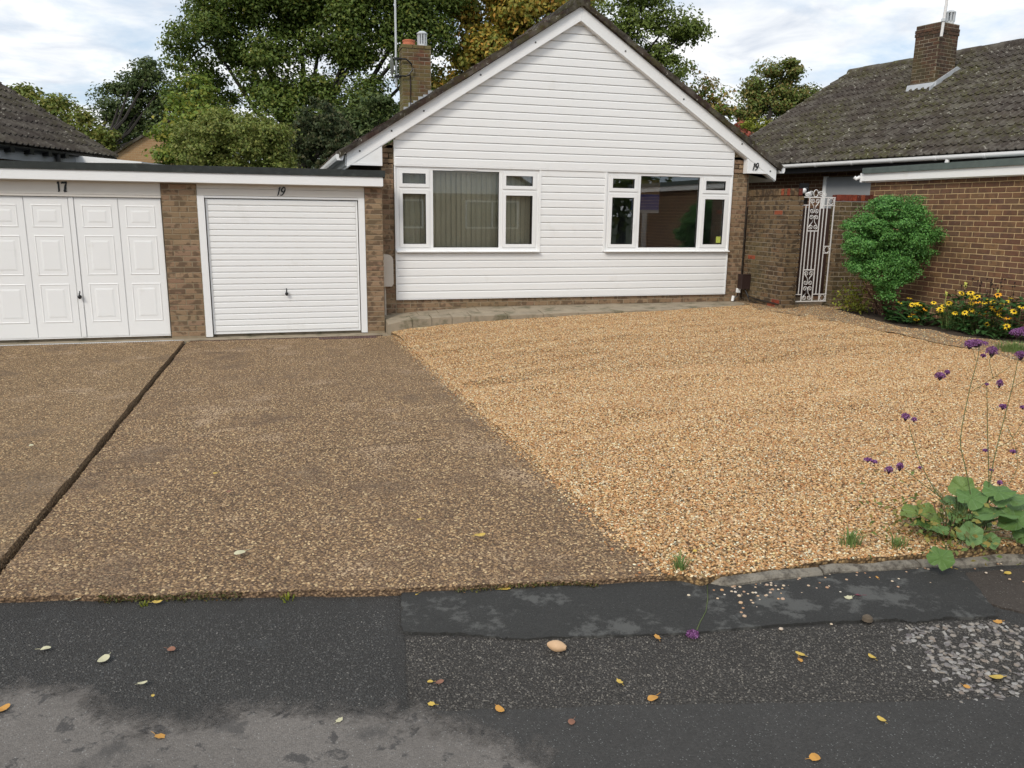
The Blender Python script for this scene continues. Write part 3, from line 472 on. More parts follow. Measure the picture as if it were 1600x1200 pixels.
# ---- loose and embedded stones scattered with geometry nodes
def scatter(name, src_mesh, mat, density, size, flat, sink, label, cat, seed, smooth_sub=2):
    o = obj(name, src_mesh, label=label, cat=cat, kind='stuff')
    gt = bpy.data.node_groups.new(name, 'GeometryNodeTree')
    gt.interface.new_socket('Geometry', in_out='INPUT', socket_type='NodeSocketGeometry'); gt.interface.new_socket('Geometry', in_out='OUTPUT', socket_type='NodeSocketGeometry')
    gi = gt.nodes.new('NodeGroupInput'); go = gt.nodes.new('NodeGroupOutput')
    dp = node(gt, 'GeometryNodeDistributePointsOnFaces', ins={'Mesh': gi.outputs[0], 'Density': density, 'Seed': seed})
    ic = node(gt, 'GeometryNodeMeshIcoSphere', ins={'Radius': 1., 'Subdivisions': smooth_sub})
    nz = node(gt, 'ShaderNodeTexNoise', ins={'Scale': .9, 'Detail': 1.})
    vs = node(gt, 'ShaderNodeVectorMath', {'operation': 'SUBTRACT'}, {0: nz.outputs['Color'], 1: (.5, .5, .5)})
    vs2 = node(gt, 'ShaderNodeVectorMath', {'operation': 'SCALE'}, {0: vs.outputs[0], 'Scale': 1.0})
    spn = node(gt, 'GeometryNodeSetPosition', ins={'Geometry': ic.outputs[0], 'Offset': vs2.outputs[0]})
    ss = node(gt, 'GeometryNodeSetShadeSmooth', ins={0: spn.outputs[0]})
    sm = node(gt, 'GeometryNodeSetMaterial', ins={0: ss.outputs[0], 'Material': mat})
    rr = node(gt, 'FunctionNodeRandomValue', {'data_type': 'FLOAT_VECTOR'}, {0: (-.45, -.45, 0.), 1: (.45, .45, 6.28), 'Seed': seed+1})
    rs = node(gt, 'FunctionNodeRandomValue', {'data_type': 'FLOAT_VECTOR'}, {0: (size*.55, size*.45, size*.45*flat), 1: (size*1.35, size*1.0, size*1.0*flat), 'Seed': seed+2})
    tr = node(gt, 'GeometryNodeSetPosition', ins={'Geometry': dp.outputs[0], 'Offset': (0, 0, -sink)})
    ip = node(gt, 'GeometryNodeInstanceOnPoints', ins={'Points': tr.outputs[0], 'Instance': sm.outputs[0], 'Rotation': rr.outputs[0], 'Scale': rs.outputs[0]})
    gt.links.new(ip.outputs[0], go.inputs[0])
    md = o.modifiers.new('scatter', 'NODES'); md.node_group = gt
    return o
def cut(src, name, keep):
    me = src.data; V = [v.co[:] for v in me.vertices]; F = [tuple(p.vertices) for p in me.polygons if p.normal.z > .5 and keep(p.center)]
    m = MB(); m.v = V; m.f = F; return m.mesh(name, None)
scatter('gravel_stones', cut(grv, 'gravel_stones', lambda c: c.y < -5.), M_PEB, 8400., .0076, .65, -.002, 'loose golden flint gravel covering the front half of the yard', 'gravel', 3)
scatter('gravel_stones', cut(grv, 'gravel_stones_far', lambda c: c.y >= -5.), M_PEB, 5400., .0088, .62, -.002, 'loose golden flint gravel covering the half of the yard by the bungalow', 'gravel', 13, 1)
scatter('embedded_flints', cut(drv, 'embedded_flints', lambda c: c.y < -5.2 and c.x < -.05), M_PEBD, 4300., .0082, .52, .0009, 'small flints showing in the brown concrete drive nearest the road', 'aggregate', 23)
scatter('embedded_flints', cut(drv, 'embedded_flints_far', lambda c: c.y >= -5.2 and c.x < -.05), M_PEBD, 4300., .0082, .52, .0009, 'small flints showing in the brown concrete drive by the garage', 'aggregate', 24, 1)
scatter('embedded_flints', cut(drv2, 'embedded_flints_left', lambda c: c.x > -6.2), M_PEBD, 4300., .0082, .52, .0009, 'small flints showing in the tan concrete drive left of the joint', 'aggregate', 25, 1)
def flat_patch(poly, z, name): return MB().add([(x, y, z) for x, y in poly], [tuple(range(len(poly)))]).mesh(name, None)
scatter('stone_patch', flat_patch(STONE, ZR+.006, 'stone_patch'), M_PEBG, 1350., .0130, .5, .0025, 'pale grey flints showing in the worn patch at the road edge', 'stones', 33)
cx_, cy_ = sum(x for x, y in STONE)/len(STONE), sum(y for x, y in STONE)/len(STONE)
scatter('stone_patch', flat_patch([(cx_+(x-cx_)*1.22-.03, cy_+(y-cy_)*1.12) for x, y in STONE], ZR+.006, 'stone_fringe'), M_PEBG, 420., .0095, .5, .0025, 'sparser grey flints fringing the worn patch at the road edge', 'stones', 34)
M_GRIT = peb_mat('tarmac_grit', [(.05, .05, .05), (.07, .068, .066), (.035, .035, .035), (.10, .098, .094), (.045, .044, .043), (.055, .054, .052), (.12, .115, .108), (.06, .058, .055), (.075, .073, .07), (.05, .05, .048), (.19, .18, .165)], .7)
M_GRITC = peb_mat('coarse_grit', [(.06, .056, .052), (.085, .079, .072), (.045, .042, .039), (.12, .11, .097), (.055, .051, .047), (.07, .066, .06), (.16, .147, .128), (.05, .047, .044), (.075, .07, .064), (.23, .21, .18), (.06, .056, .052)], .7)
scatter('tarmac_grit', flat_patch([(-5.2, -8.45), (-2.9, -8.93), (-1.36, -9.26), (-1.40, -9.93), (-1.9, -9.82), (-2.6, -9.50), (-3.6, -9.42), (-5.2, -9.3)], ZR+.001, 'tarmac_grit'), M_GRIT, 8000., .0042, .6, .0008, 'fine grit of the dark tarmac below the drives', 'grit', 41, 1)
scatter('tarmac_grit', flat_patch(COARSE, ZR+.005, 'coarse_grit'), M_GRITC, 9000., .0046, .6, .0008, 'coarse speckled grit of the tarmac patch below the smooth strip', 'grit', 42, 1)
# kerb stones, edging path, paving slabs
for i, (xa, xb) in enumerate(((.06, .62), (.63, 1.12), (1.13, 1.72), (1.73, 2.4), (2.41, 3.3), (3.31, 4.3))):
    n = 7; m = MB(); V = []
    for j in range(n+1):
        X = xa+(xb-xa)*j/n; y = edge_y(X)+(.05 if i == 0 and j == 0 else 0); h = ZR+.032+.010*(vnoise(X*7, i, 1)-.5)-(.02 if (i == 0 and j == 0) else 0)
        jj = .014*(vnoise(X*16, i, 2)-.5)
        V += [(X, y-.005+jj, ZR-.05), (X, y+jj, h-.012), (X, y+.012+jj, h), (X, y+.042+jj, h+.006+.006*(vnoise(X*20, i, 7)-.5)), (X, y+.058, h-.06)]
    m.v = V
    for j in range(n):
        for q in range(4): a = j*5+q; m.f.append((a, a+5, a+6, a+1))
    m.f += [(0, 1, 2, 3, 4), tuple(5*n+q for q in (4, 3, 2, 1, 0))]
    if i == 0: kerb = m.build('kerb', M_KERB, kind='structure')
    else: m.build('kerb_stone', M_KERB, kerb)
ed = MB(); outp = [(6.0, -.4), (5.75, -1.15), (6.07, -2.84), (5.98, -4.36), (6.04, -5.67), (6.1, -8)]; inp = [(7.6, -1.2), (6.85, -1.5), (6.5, -3.3), (6.65, -4.4), (6.9, -4.9), (7.2, -8)]
for (a, b), (c, d) in zip(zip(outp, inp), list(zip(outp, inp))[1:]):
    for s in range(6):
        t0, t1 = s/6, (s+1)/6; L = lambda p, q, t: (p[0]+(q[0]-p[0])*t, p[1]+(q[1]-p[1])*t)
        q = [L(a, c, t0), L(b, d, t0), L(b, d, t1), L(a, c, t1)]; ed.add([(x-(.08 if k in (0, 3) else 0), y, zg(x, y)+.008) for k, (x, y) in enumerate(q)], [(0, 3, 2, 1)])
edp = ed.build('edging_path', M_EDGE, kind='structure')
scatter('path_gravel', cut(edp, 'path_gravel', lambda c: True), M_PEB, 1200., .009, .6, -.001, 'sparse gravel strewn over the edging path by the flower bed', 'gravel', 51, 1)
scatter('drive_gravel', cut(drv, 'drive_gravel', lambda c: c.x > -.27), M_PEB, 520., .0088, .6, -.003, 'strip of stray gravel spilt along the right edge of the drive', 'gravel', 52, 1)
scatter('drive_gravel', cut(drv, 'drive_gravel_edge', lambda c: c.x > -.185), M_PEB, 2600., .0085, .6, -.003, 'dense band of spilt gravel where the drive meets the gravel yard', 'gravel', 53, 1)
MB().add([(6.2, -9., .29), (7.7, -9., .29), (7.7, -1.1, .325), (6.4, -1.1, .325)], [(0, 1, 2, 3)]).build('flower_bed_soil', M_SOIL, kind='structure')
MB().box(5.95, 7.62, -1.4, 1.2, .1, .325).build('gateway_floor', M_EDGE, kind='structure')
path = thing('paving_path', 'narrow raised path of grey slabs along the foot of the white bungalow', 'path', (2.9, -.15, .1))
for r_, (y0, y1, sx) in enumerate(((-.6, -.292, [-.215, .145, .44, .75, 1.04, 1.62, 2.2, 2.78, 3.4, 3.98, 4.6, 5.2, 5.8]), (-.287, .03, [-.215, .30, .62, 1.25, 1.85, 2.5, 3.1, 3.7, 4.35, 4.95, 5.5, 6.03]))):
    for i, (a, b) in enumerate(zip(sx, sx[1:])):
        aa, bb = a+.004, b-.004; jz = .007*(hsh(i, r_, 2)-.5); yf = y0-(.018*hsh(i, 1) if r_ == 0 else 0)
        zt = lambda X, Y: lut(PFRONT, X)+(lut(PBACK, X)-lut(PFRONT, X))*(Y+.6)/.63+jz+.006*(hsh(X, i, 3)-.5)
        m = MB().add([(aa, yf, -.05), (bb, yf, -.05), (bb, y1, -.05), (aa, y1, -.05), (aa, yf+.004, zt(aa, yf)-.010), (bb, yf+.004, zt(bb, yf)-.010), (bb, y1, zt(bb, y1)), (aa, y1, zt(aa, y1)), (aa+.01, yf+.016, zt(aa, yf)), (bb-.01, yf+.016, zt(bb, yf))],
                    [(0, 1, 5, 4), (1, 2, 6, 5), (2, 3, 7, 6), (3, 0, 4, 7), (8, 9, 6, 7), (4, 5, 9, 8), (5, 6, 9), (7, 4, 8)])
        m.build('paving_slab', M_SLAB, path)
# channel drains in front of the garage doors
for nm, x0, x1, z, lab in (('channel_drain', -9, -3.03, .012, 'pale metal channel drain along the front of garage 17'), ('channel_drain', -2.95, -.3, -.004, 'rusty channel drain along the front of garage 19')):
    dr = thing(nm, lab, 'drain', ((x0+x1)/2, -.66, 0), group='channel drains')
    MB().box(x0, x1, -.74, -.60, -.08, z-.006).build('channel', M_DARK, dr)
    mt = M_STEEL if x1 < -3 else plain('rusty_grate', (.10, .05, .035), .8, .2, 20.)
    MB().box(x0, x1, -.742, -.722, z-.03, z).build('rim', mt, dr); MB().box(x0, x1, -.618, -.598, z-.03, z).build('rim', mt, dr)
    gb = MB(); n = int((x1-x0)/.03)
    for i in range(n): gb.box(x0+i*.03, x0+i*.03+.014, -.722, -.618, z-.012, z-.002)
    gb.build('grate_bars', mt, dr, kind='stuff')
gd = thing('gully_cover', 'rusty rectangular gully cover in front of garage 19', 'drain cover', (-.75, -.86, 0))
MB().box(-1.22, -.42, -.955, -.775, -.03, .013).build('cover_frame', plain('gully_iron', (.09, .05, .045), .8, .2, 20.), gd)
gq = MB()
for i in range(19): gq.box(-1.2+i*.041, -1.2+i*.041+.022, -.94, -.79, .013, .019)
gq.build('cover_ribs', plain('gully_ribs', (.12, .065, .055), .8, .2, 20.), gd, kind='stuff')
# ------------------------------------------------------------------ bricks and tiles
def brick_mesh(L, H=.065, D=.1, b=.004, name='brick', mat=None):
    l, h = L/2, H/2
    v = [(-l+b, 0, -h+b), (l-b, 0, -h+b), (l-b, 0, h-b), (-l+b, 0, h-b), (-l, b, -h), (l, b, -h), (l, b, h), (-l, b, h), (-l, D, -h), (l, D, -h), (l, D, h), (-l, D, h)]
    f = [(0, 1, 2, 3), (4, 5, 1, 0), (5, 6, 2, 1), (6, 7, 3, 2), (7, 4, 0, 3), (8, 9, 5, 4), (9, 10, 6, 5), (10, 11, 7, 6), (11, 8, 4, 7)]
    m = MB(); m.v = v; m.f = f; return m.mesh(name, mat)
BM = {}
def bmesh_for(L, mat, H=.065):
    k = (round(L, 3), mat.name, H)
    if k not in BM: BM[k] = brick_mesh(L, H, name='brick', mat=mat)
    return BM[k]
def frame(o, u, inw, tilt=0.):
    u = Vector(u); i = Vector(inw); z = Vector((0, 0, 1))
    return Matrix(((u.x, i.x, z.x, o[0]), (u.y, i.y, z.y, o[1]), (u.z, i.z, z.z, o[2]), (0, 0, 0, 1)))
def bricks(parent, O, u, inw, length, z0, n, mat, skip=None, pitch=.225, single=False, order=None, limit=9999, off=0, alt=None, H=.065, gap=.075):
    """courses of bricks on one face; u along the wall, inw into it"""
    u = Vector(u); inw = Vector(inw); lst = []
    for k in range(n):
        z = z0+k*gap+H/2+.005; s = 0.
        if single: segs = [(0., length)]
        else:
            segs = []; e = (pitch/2 if (k+off) % 2 else 0.); a = 0.
            if e: segs.append((0., e)); a = e
            while a < length-.03:
                b = min(a+pitch, length); segs.append((a, b)); a = b
        for a, b in segs:
            if b-a < .035: continue
            if skip and skip(a, b, z): continue
            lst.append((a, b, z))
    if order: lst.sort(key=order)
    rest = MB()
    for q, (a, b, z) in enumerate(lst):
        mt = alt(a, z) if alt else mat
        c = Vector(O)+u*((a+b)/2); c.z = z; c += inw*(.003*(hsh(a*3, z*7, 4)-.5))
        if q < limit: obj('brick', bmesh_for(b-a-.010, mt, H), parent, mw=frame(c, u, inw))
        else:
            me = bmesh_for(b-a-.010, mt, H); mw = frame(c, u, inw)
            rest.add([mw @ v.co for v in me.vertices], [tuple(p.vertices) for p in me.polygons])
    if rest.v: rest.build('more_bricks', mat, parent, kind='stuff')

def tile_mesh(name, mat, wd=.30, ln=.415, roll=.036):
    prof = [(0, .012), (.10, .010), (.22, .0), (.38, .0), (.44, .7), (.50, 1.), (.56, .7), (.62, 0.), (.86, 0.), (.93, .8), (1.0, .95)]
    prof = [(0, .9), (.06, .6), (.11, 0), (.40, 0), (.45, .7), (.50, 1.), (.55, .7), (.60, 0), (.90, 0), (.95, .6), (1.0, .95)]
    m = MB(); n = len(prof); t0, t1 = .034, .004
    for y, zb in ((0, t0), (ln, t1)):
        for x, r in prof: m.v.append((x*wd, y, zb+r*roll))
    for x, r in prof: m.v.append((x*wd, 0, t0-.016+r*roll*.6))
    for i in range(n-1): m.f += [(i, i+1, n+i+1, n+i), (2*n+i, 2*n+i+1, i+1, i)]
    k = len(m.v); m.v += [(0, ln, -.006), (0, 0, .014), (wd, ln, -.006), (wd, 0, .014)]
    m.f += [(0, n, k, k+1), (n-1, k+3, k+2, 2*n-1)]
    return m.mesh(name, mat)
def tile_roof(parent, O, v, s, length, slope, mat, gauge=.345, limit=300, order=None, skip=None, wd=.30):
    """O lower corner, v along the eave, s up the slope; unit vectors in the parent's frame"""
    me = tile_mesh('roof_tile', mat, wd); v = Vector(v); s = Vector(s); nn = v.cross(s)
    if nn.z < 0:                                     # keep the tile's outside up
        O = Vector(O)+v*length; v = -v; nn = v.cross(s)
    lst = []
    for r in range(int(slope/gauge)):
        for c in range(int(length/wd)):
            if skip and skip(r, c): continue
            lst.append((r, c))
    def mat_at(r, c):
        o = Vector(O)+v*(c*wd)+s*(r*gauge)+nn*(.006*(hsh(r, c, 1)-.5)) 
        return Matrix(((v.x, s.x, nn.x, o.x), (v.y, s.y, nn.y, o.y), (v.z, s.z, nn.z, o.z), (0, 0, 0, 1)))
    if order: lst.sort(key=lambda rc: order(mat_at(*rc).translation))
    for r, c in lst[:limit]: obj('roof_tile', me, parent, mw=mat_at(r, c))
    if lst[limit:]:
        V = np.array([q.co[:] for q in me.vertices]); nf = [tuple(p.vertices) for p in me.polygons]; m = MB()
        for r, c in lst[limit:]:
            mw = np.array(mat_at(r, c)); m.add((V @ mw[:3, :3].T+mw[:3, 3]).tolist(), nf)
        m.build('more_roof_tiles', mat, parent, kind='stuff')

# ------------------------------------------------------------------ numbers
def strokes(mb, lines, O, h, y, slant=.0, depth=.008):
    for pts in lines:
        n = len(pts)
        for i in range(n-1):
            (x0, z0, w0), (x1, z1, w1) = pts[i], pts[i+1]; dx, dz = x1-x0, z1-z0; L = math.hypot(dx, dz) or 1; nx, nz = -dz/L, dx/L
            q = [(x0+nx*w0*1.45, z0+nz*w0*1.45), (x0-nx*w0*1.45, z0-nz*w0*1.45), (x1-nx*w1*1.45, z1-nz*w1*1.45), (x1+nx*w1*1.45, z1+nz*w1*1.45)]
            q = [(O[0]+(a+slant*b)*h, O[1]+b*h) for a, b in q]; mb.prism(q, 'y', y-depth+.0004*(i % 2), y)
def arc(cx_, cz_, rx, rz, a0, a1, n, w0, w1):
    return [(cx_+rx*math.cos(R(a0+(a1-a0)*i/n)), cz_+rz*math.sin(R(a0+(a1-a0)*i/n)), w0+(w1-w0)*math.sin(math.pi*i/n)) for i in range(n+1)]
ONE = [[(.02, .80, .02), (.14, .96, .04), (.16, 1.0, .05), (.15, .5, .055), (.15, .06, .05), (.05, .0, .03)]]
NINE = [arc(.62, .70, .20, .28, 0, 360, 18, .03, .065), [(.82, .70, .06), (.80, .45, .06), (.72, .2, .05), (.58, .02, .04), (.44, .05, .05)]]
SEVEN = [[(.42, .78, .02), (.46, .93, .06), (.62, .88, .07), (.92, .96, .04)], [(.90, .94, .03), (.76, .55, .07), (.72, .2, .08), (.60, .02, .05), (.84, .06, .04)]]

# ------------------------------------------------------------------ bungalow 19
BP = .1185; ZS = .458; XW = 5.728
bung = thing('bungalow', 'white weatherboarded bungalow with a wide gable and two white framed windows', 'house', (2.9, 0, 0))
wall = MB().box(-.187, -.01, .034, 9, 0, 2.75).box(5.735, 6.056, .034, 9, 0, 2.75).box(-.01, 5.735, .034, .16, 0, 1.19).box(2.29, 3.44, .034, .16, 1.19, 2.45).box(-.187, 6.056, 8.9, 9, 0, 2.75)
wall.prism([(-.187, 2.46), (6.056, 2.46), (6.056, 2.68), (2.87, 4.70), (-.187, 2.68)], 'y', .034, .16)
wall = wall.build('brick_wall', M_MORT, bung)
def gz(X, inner=True): return (4.655 if inner else 4.855)-.635*abs(X-2.87)
bricks(wall, (-.187, .03, 0), (1, 0, 0), (0, 1, 0), .185, .085, 35, M_BRICK, skip=lambda a, b, z: z > gz(-.187+b)-.02)
bricks(wall, (5.735, .03, 0), (1, 0, 0), (0, 1, 0), .321, .16, 34, M_BRICK, off=1, skip=lambda a, b, z: z > gz(5.735+b)-.02)
bricks(wall, (0, .03, 0), (1, 0, 0), (0, 1, 0), 5.733, .235, 3, M_BRICK, off=1)
# weatherboards
def board(x0, x1, z, clipz=True):
    pr = [(0, 0), (-.0165, 0), (-.018, .002), (-.0185, .092), (-.016, .099), (-.009, .106), (-.001, .110), (.002, .113), (.002, BP), (.02, BP), (.02, 0)]
    m = MB()
    for e in (0, 1):
        for y, dz in pr:
            zz_ = z+dz; x = x0 if e == 0 else x1
            if clipz:
                half = (4.72-zz_)/.635
                x = max(x0, 2.87-half) if e == 0 else min(x1, 2.87+half)
            m.v.append((x, y+.020, zz_))
    n = len(pr); m.f = [(i, i+n, (i+1) % n+n, (i+1) % n) for i in range(n)]+[tuple(range(n)), tuple(range(2*n-1, n-1, -1))]
    return m
sid = MB().box(0.0, .022, -.004, .03, ZS-.004, 2.83).box(XW-.022, XW, -.004, .03, ZS-.004, 2.84).box(0, XW, .0, .03, ZS-.014, ZS-.003).build('cladding_trim', M_W, bung)
for k in range(6): board(.022, XW-.022, ZS+k*BP).build('weatherboard', M_W, sid)
for k in range(6, 17): board(2.322, 3.402, ZS+k*BP, False).build('weatherboard', M_W, sid)
for k in range(17, 36):
    m = board(.022, XW-.022, ZS+k*BP)
    m.v = [(x, y-.012, z) for x, y, z in m.v]; m.build('weatherboard', M_W, sid)
MB().box(2.285, 2.322, -.006, .03, 1.18, 2.47).build('cladding_trim', M_W, bung)
MB().box(3.402, 3.440, -.006, .03, 1.18, 2.47).build('cladding_trim', M_W, bung)
MB().box(0.0, XW, -.012, .03, ZS+17*BP-.022, ZS+17*BP-.001).build('cladding_trim', M_W, bung)
# windows
def ring(m, x0, x1, z0, z1, t, y0, y1):
    m.box(x0, x1, y0, y1, z0, z0+t).box(x0, x1, y0, y1, z1-t, z1).box(x0, x0+t, y0, y1, z0+t, z1-t).box(x1-t, x1, y0, y1, z0+t, z1-t)
    return m
def window(x0, x1, xa, xb, lab):
    z0, z1 = 1.20, 2.448
    fr = ring(MB(), x0, x1, z0, z1, .045, .012, .085); zt = 2.125
    fr.box(xa-.028, xa+.028, .014, .083, z0+.045, z1-.045).box(xb-.028, xb+.028, .014, .083, z0+.045, z1-.045)
    fr.box(x0+.045, xa-.028, .014, .083, zt-.02, zt+.02).box(xb+.028, x1-.045, .014, .083, zt-.02, zt+.02)
    fo = fr.build('window', M_W, bung); fo['label'] = lab
    MB().prism([(.09, 1.172), (-.055, 1.172), (-.062, 1.178), (-.060, 1.190), (.0, 1.201), (.09, 1.201)], 'x', x0-.012, x1+.02).build('sill', M_W, fo)
    for a, b, c, d in ((x0+.047, xa-.030, zt+.022, z1-.047), (x0+.047, xa-.030, z0+.047, zt-.022), (xb+.030, x1-.047, zt+.022, z1-.047), (xb+.030, x1-.047, z0+.047, zt-.022)):
        ring(MB(), a, b, c, d, .052, .002, .06).build('sash', M_W, fo)
        s = ring(MB(), a+.052, b-.052, c+.052, d-.052, .006, .02, .05); s.build('gasket', M_BLACK, fo)
        MB().box(a+.05, b-.05, .034, .040, c+.05, d-.05).build('pane', M_GLASS, fo)
    ring(MB(), xa+.028, xb-.028, z0+.045, z1-.045, .006, .03, .06).build('gasket', M_BLACK, fo)
    MB().box(xa+.026, xb-.026, .040, .046, z0+.043, z1-.043).build('pane', M_GLASS, fo)
    MB().box(xa+.35, xa+.72, .004, .014, z1-.033, z1-.018).build('trickle_vent', M_W, fo)
    return fo
w1 = window(.024, 2.283, .560, 1.662, 'left window of the gable with a pale vertical blind behind the glass')
w2 = window(3.442, 5.706, 4.012, 5.148, 'right window of the gable with dark glass and a small sticker')
MB().box(5.50, 5.585, .030, .0335, 1.325, 1.43).build('sticker', M_STICK, w2)
MB().box(3.93, 3.942, -.012, .002, 1.52, 1.63).build('sash_handle', M_W, w2)
# rooms behind the glass
rm = MB()
for a, b in ((-.0, 2.84), (2.90, 5.733)):
    rm.add([(a, .17, .5), (b, .17, .5), (b, 3.2, .5), (a, 3.2, .5), (a, .17, 2.46), (b, .17, 2.46), (b, 3.2, 2.46), (a, 3.2, 2.46)], [(0, 1, 2, 3), (4, 7, 6, 5), (3, 2, 6, 7), (0, 3, 7, 4), (1, 5, 6, 2)])
rm.build('room', M_ROOM, bung)
bl = MB().box(.05, 2.25, .19, .23, 2.38, 2.43).build('vertical_blind', M_CURT, bung)
for i in range(27):
    x = .06+i*.081; a = .28+.22*(hsh(i, 3, 3)-.5); d = .044
    MB().add([(x-d*math.cos(a), .21-d*math.sin(a), 1.22), (x+d*math.cos(a), .21+d*math.sin(a), 1.22), (x+d*math.cos(a), .21+d*math.sin(a), 2.39), (x-d*math.cos(a), .21-d*math.sin(a), 2.39), (x, .216, 1.22), (x, .216, 2.39)],
             [(0, 4, 5, 3), (4, 1, 2, 5)]).build('blind_slat', M_CURT, bl)
sh = thing('boxed_panel', 'dark blue and tan panel standing just inside the right window of the gable', 'panel', (4.3, .4, 1.2))
MB().box(4.04, 4.55, .35, .40, 1.86, 2.12).build('lower_panel', M_BLUE, sh); MB().box(4.04, 4.55, .35, .40, 2.121, 2.36).build('upper_panel', M_TAN, sh); MB().box(4.04, 4.55, .352, .398, 1.81, 1.859).build('panel_border', M_GREYPAINT, sh); MB().box(4.25, 4.34, .36, .39, .5, 1.81).build('stand', M_GREYPAINT, sh)
# bargeboards, box ends, bolts
for sgn, lab in ((-1, 'left'), (1, 'right')):
    X = lambda d: 2.87+sgn*d
    e = 3.57 if sgn < 0 else 3.62
    bb = MB().prism([(X(0.004), 4.655), (X(e), 4.655-.635*e+.02), (X(e), 4.875-.62*e), (X(e*.5), 4.857-.635*e*.5), (X(0.004), 4.857)], 'y', -.105, -.08).build('bargeboard', M_W, bung)
    a = 3.055; zb = 2.44 if sgn < 0 else 2.485
    MB().prism([(X(a), zb), (X(e+.002), zb), (X(e+.002), 4.66-.635*e+.03), (X(a), 4.66-.635*a+.005)], 'y', -.098, .02).build('box_end', M_W, bb)
    MB().box(min(X(a), X(a+.045)), max(X(a), X(a+.045)), -.103, -.099, zb, 4.655-.635*a-.02).box(min(X(a+.045), X(e)), max(X(a+.045), X(e)), -.103, -.099, zb, zb+.035).build('box_trim', M_W, bb)
    bl_ = [(-.51, 2.64), (-.04, 2.94), (.44, 3.24), (1.30, 3.79), (2.15, 4.30)] if sgn < 0 else [(3.62, 4.27), (4.67, 3.61), (5.79, 2.955), (6.37, 2.53)]
    for x, z in bl_:
        MB().lathe([(.014, 0), (.014, .006), (.008, .009)], n=8).build('bolt_head', M_BOLT, bb).matrix_basis = Matrix.Translation((x, -.105, z)) @ Matrix.Rotation(R(90), 4, 'X')
    MB().prism([(X(0), 4.66), (X(e), 4.66-.635*e), (X(e), 4.70-.635*e), (X(0), 4.70)], 'y', -.079, 9.1).build('soffit', M_W, bung)
MB().box(2.862, 2.878, -.1085, -.1055, 4.655, 4.852).build('apex_trim', M_W, bung)
nb = MB(); strokes(nb, ONE+NINE, (6.02, 2.54), .115, -.1035, .22); nb.build('house_number', M_BLACK, bung)
# roof
rf = MB().prism([(2.87, 4.90), (-.79, 2.576), (-.79, 2.55), (2.87, 4.86)], 'y', -.13, 9.1).prism([(2.87, 4.90), (6.57, 2.55), (6.57, 2.524), (2.87, 4.86)], 'y', -.13, 9.1).build('roof', M_TILE3, bung)
cs, sn = math.cos(math.atan(.635)), math.sin(math.atan(.635))
tile_roof(rf, (-.80, -.15, 2.578), (0, 1, 0), (cs, 0, sn), 9.2, 4.35, M_TILE3, limit=60, order=lambda p: p.y)
tile_roof(rf, (6.56, -.15, 2.562), (0, 1, 0), (-cs, 0, sn), 9.2, 4.35, M_TILE3, limit=60, order=lambda p: p.y)
for sgn in (-1, 1):
    for i in range(13):
        d0 = 3.68-i*.283*1.0; d1 = d0-.30
        if d1 < .02: d1 = .02
        f = lambda d: 4.905-.635*d
        x0, x1 = 2.87+sgn*d0, 2.87+sgn*d1; j = .012*(hsh(i, sgn, 2)-.5); yj = .012*hsh(i, sgn, 5)
        MB().prism([(x0, f(d0)-.035), (x0, f(d0)+.052+j), (x1, f(d1)+.028+j), (x1, f(d1)-.035)], 'y', -.158-yj, -.10).build('verge_tile', M_TILE3, rf)
for i in range(21):
    y = -.16+i*.445; pr = [(2.87+.125*math.cos(R(a)), 4.90+.135*math.sin(R(a))+.01*(i % 2)) for a in range(-20, 201, 20)]
    MB().prism(pr, 'y', y, y+.452).build('ridge_tile', M_TILE3, rf)
# gutters and downpipes
for xg, s in ((-.80, -1), (6.585, 1)):
    zg_ = 2.535
    pr = [(xg-.055, zg_+.05), (xg-.055, zg_), (xg-.04, zg_-.035), (xg+.04, zg_-.035), (xg+.055, zg_), (xg+.055, zg_+.05)]
    MB().prism(pr, 'y', -.13, 9.1).build('gutter', M_W, bung)
    MB().box(xg-s*.09-.012, xg-s*.09+.012, -.07, 9.0, 2.43, 2.58).build('fascia', M_W, bung)
# chimney
ch = MB().box(.834, 1.406, 4.504, 4.946, 3.4, 5.02).box(.834, 1.406, 4.504, 4.946, 4.955, 5.03).build('chimney', M_MORT3, bung)
bricks(ch, (.83, 4.5, 0), (1, 0, 0), (0, 1, 0), .58, 3.605, 18, M_BRICKC)
bricks(ch, (.83, 4.95, 0), (0, -1, 0), (1, 0, 0), .45, 3.605, 18, M_BRICKC, off=1)
bricks(ch, (.82, 4.49, 0), (1, 0, 0), (0, 1, 0), .60, 4.955, 1, M_BRICKC)
bricks(ch, (.82, 4.96, 0), (0, -1, 0), (1, 0, 0), .47, 4.955, 1, M_BRICKC, off=1)
MB().lathe([(.13, 0), (.13, .05), (.115, .055), (.13, .085), (.13, .11), (.10, .12)], (1.0, 4.72, 5.03), 16).build('chimney_pot', M_CLAY, ch, smooth=True)
cw = MB().lathe([(.10, 0), (.10, .05)], (1.27, 4.72, 5.03), 14)
for k in range(10):
    a = 2*math.pi*k/10; cw.box(1.27+.085*math.cos(a)-.013, 1.27+.085*math.cos(a)+.013, 4.72+.085*math.sin(a)-.013, 4.72+.085*math.sin(a)+.013, 5.08, 5.27)
cw.lathe([(.105, .24), (.11, .26), (.06, .30), (.01, .31)], (1.27, 4.72, 5.03), 14)
cw.build('flue_cowl', M_STEEL, ch)
fl = MB()
for k in range(6):
    x = .84+k*.10; z = 2.6+.635*(x+.80); fl.box(x, x+.11, 4.485, 4.497, z-.02, z+.20+.02*(k % 2))
fl.build('flashing', M_LEAD, ch)
ae = thing('aerial_mast', 'tall thin aerial mast with a pale dish on the side of the bungalow chimney', 'aerial', (.74, 4.70, 4.1))
